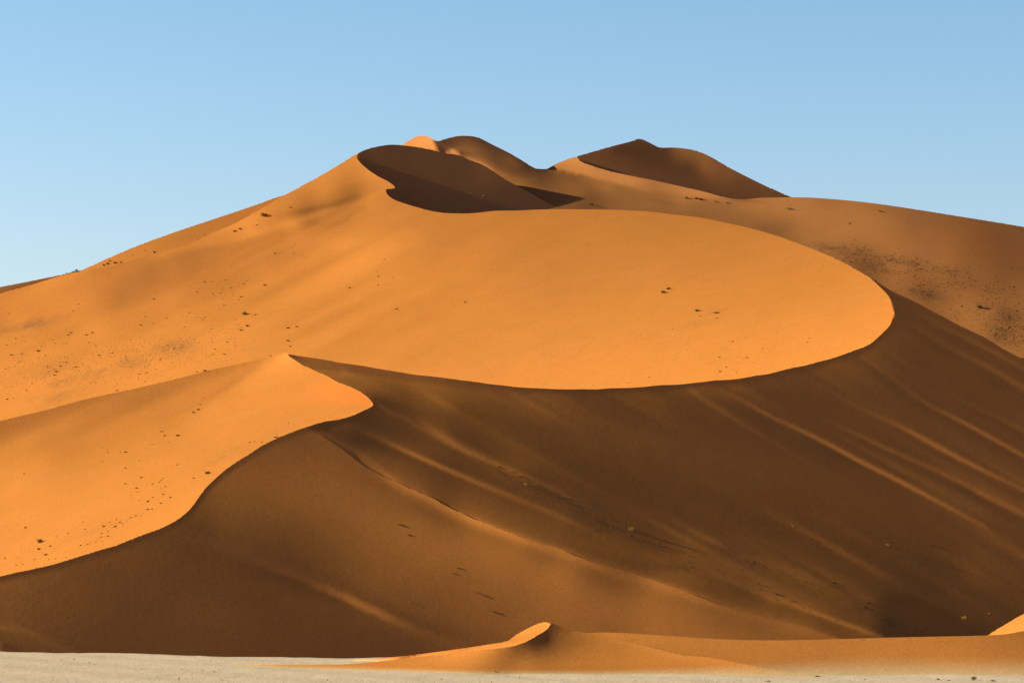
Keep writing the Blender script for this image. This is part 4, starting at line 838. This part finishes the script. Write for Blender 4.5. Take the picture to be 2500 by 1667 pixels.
scatter('far', 't', 4, [(200,420,90,30,22),(300,520,170,50,44),(850,440,110,30,90),(1150,420,100,34,130),(1100,500,110,50,90),(1000,460,240,60,160),(600,560,250,70,110),(250,640,180,60,60),(1600,330,120,60,60),(1420,480,80,60,30),(1260,370,50,14,14),(650,600,200,30,34),(150,650,90,40,16),(1550,300,90,26,24),(1650,270,60,20,10),(1520,400,80,40,14),(1350,200,60,22,16),(900,530,130,40,22),(400,740,200,26,24),(1560,60,120,50,30)], 3.5, 8.5)
scatter('near', 't', 4, [(1450,1200,90,36,30),(1050,1400,80,60,16),(700,1120,120,16,10),(1600,1130,60,16,10)], 3.5, 8)
scatter('near', 't', 7, [(780,480,70,24,24),(700,570,50,24,14),(1080,230,60,40,14),(350,640,120,50,14),(200,740,90,24,10),(1010,330,60,30,10)], 3.5, 8)
scatter('far', 't', 6, [(300,520,130,30,22),(620,430,90,24,12),(560,350,100,20,8)], 3.5, 8)
for t in np.linspace(0, 1, 60):            # rubble line down the shaded valley
    for _ in range(2):
        q = Z(8, (1080+t*1290, 95+t*560))[0] if t < .5 else Z(9, (-610+1900*(t-.5)*2*.98, 370+ (t-.5)*2*860))[0]
        items.append((rs.uniform(5, 14)/2.8, 'val', 'r', q[0]+rs.gauss(0, 16), q[1]+rs.gauss(0, 7)+4))
for t_ in np.linspace(0, 1, 110):
    cx, cy = 560+520*t_, 285+232*t_; items.append((rs.uniform(5, 15)/2.8, 'val', 'r', 1250+(cx+rs.gauss(0, 14))*.93, 1075+(cy+rs.gauss(0, 7))*.93))
    cx, cy = 60+620*t_, 130+290*t_; items.append((rs.uniform(4, 12)/2.8, 'val', 'r', 1250+(cx+rs.gauss(0, 22))*.93, 1075+(cy+rs.gauss(0, 9))*.93))
items.sort(key=lambda a: -a[0])
counts = {'t': 0, 'r': 0}; rest = {'t': [], 'r': []}
for w, key, kind, x, y in items:
    if counts[kind] < (285 if kind == 't' else 292):
        lab, grp = LBL[key]
        if key == 'far':
            k = 0 if x > 780 else 1 if y < 640 else 2 if y < 790 else 3
            lab = ('small dark dry tussock dotting the smooth lit bowl of the great dune', 'small dark tussock high on the left shoulder close to the skyline', 'small dark tussock midway down the sunlit left slope of the great dune', 'small dark tussock crowded with others low on the left slope, above the near dune')[k]
            grp = ('tussocks in the lit bowl', 'tussocks high on the left shoulder', 'tussocks midway down the left slope', 'tussocks crowded low on the left slope')[k]
        if key == 'near':
            k = 0 if y < 1130 else 1
            lab = ('small dark tussock on the open middle of the near lit dune', 'small dark tussock in the dotted line beside the curving crest of the near lit dune')[k]; grp = ('tussocks on the middle of the near lit dune', 'tussocks beside the curving crest')[k]
        if key == 'red':
            k = 0 if x < 2110 else 1 if y < 690 else 2
            lab = ('small dark stone in the strewn band where the reddish slope meets the lit bowl', 'small dark stone in the middle of the reddish right slope', 'small dark stone on the paler lower part of the reddish slope at the right edge')[k]; grp = ('stones beside the lit bowl', 'stones in the middle of the reddish slope', 'stones low on the reddish slope')[k]
        if key == 'val':
            k = 0 if y < 1400 else 1
            lab = ('small dark stone in the upper half of the shaded valley of rubble', 'small dark stone in the lower half of the shaded valley, near the front dune')[k]; grp = ('stones in the upper shaded valley', 'stones in the lower shaded valley')[k]
        if place(kind, x, y, w, lab, 'grass tussock' if kind == 't' else 'stone', grp): counts[kind] += 1
    else: rest[kind].append((w, x, y))
def stuff_mesh(name, kind, lst, mat):
    V = []; F = []
    for w, x, y in lst:
        g = ground_at(x, y)
        if g is None: continue
        p = world(x, y, g[0]); s = w*KPX*math.exp(g[0])/1.15; src = rs.choice(PROTO[kind]).data; R = Matrix.Rotation(rs.uniform(0, 6.28), 3, 'Z'); base = len(V)
        polys = list(src.polygons) if kind == 'r' else list(src.polygons)[::3]
        V += [tuple(Vector(p.tolist())+R @ v.co*s) for v in src.vertices]; F += [[base+i for i in f.vertices] for f in polys]
    if not V: return
    o = link_obj(name, mesh_np(name, V, F, False), mat); o['kind'] = 'stuff'; o['category'] = 'ground litter'
    o['label'] = {'t': 'fine dry stubble dotted over the sunlit dune slopes', 'r': 'fine dark gravel strewn over the right slope and the shaded valley' if name == 'gravel' else 'fine dark stubble and clods dotted over the sunlit left slopes' if name == 'dry_stubble' else 'fine pebbles and clods strewn over the pale clay pan'}[kind]
pebs = []
for _ in range(2600):
    x = rs.uniform(-20, 2520); y = rs.triangular(1590, 1668, 1668)
    if y > np.interp(x, [0, 560, 850, 1200, 2500], [1593, 1604, 1638, 1648, 1661]) or (x < 620 and y > 1595): pebs.append((rs.uniform(.8, 2.2)*(1 if rs.random() < .93 else 2.2), x, y))
stuff_mesh('dry_stubble', 'r', rest['t'], mat_dark); stuff_mesh('gravel', 'r', rest['r'], mat_rock)
stuff_mesh('pebbles', 'r', pebs, mat_rock)
print('tussocks', counts, 'rest', {k: len(v) for k, v in rest.items()}, 'time', time.time()-T0)
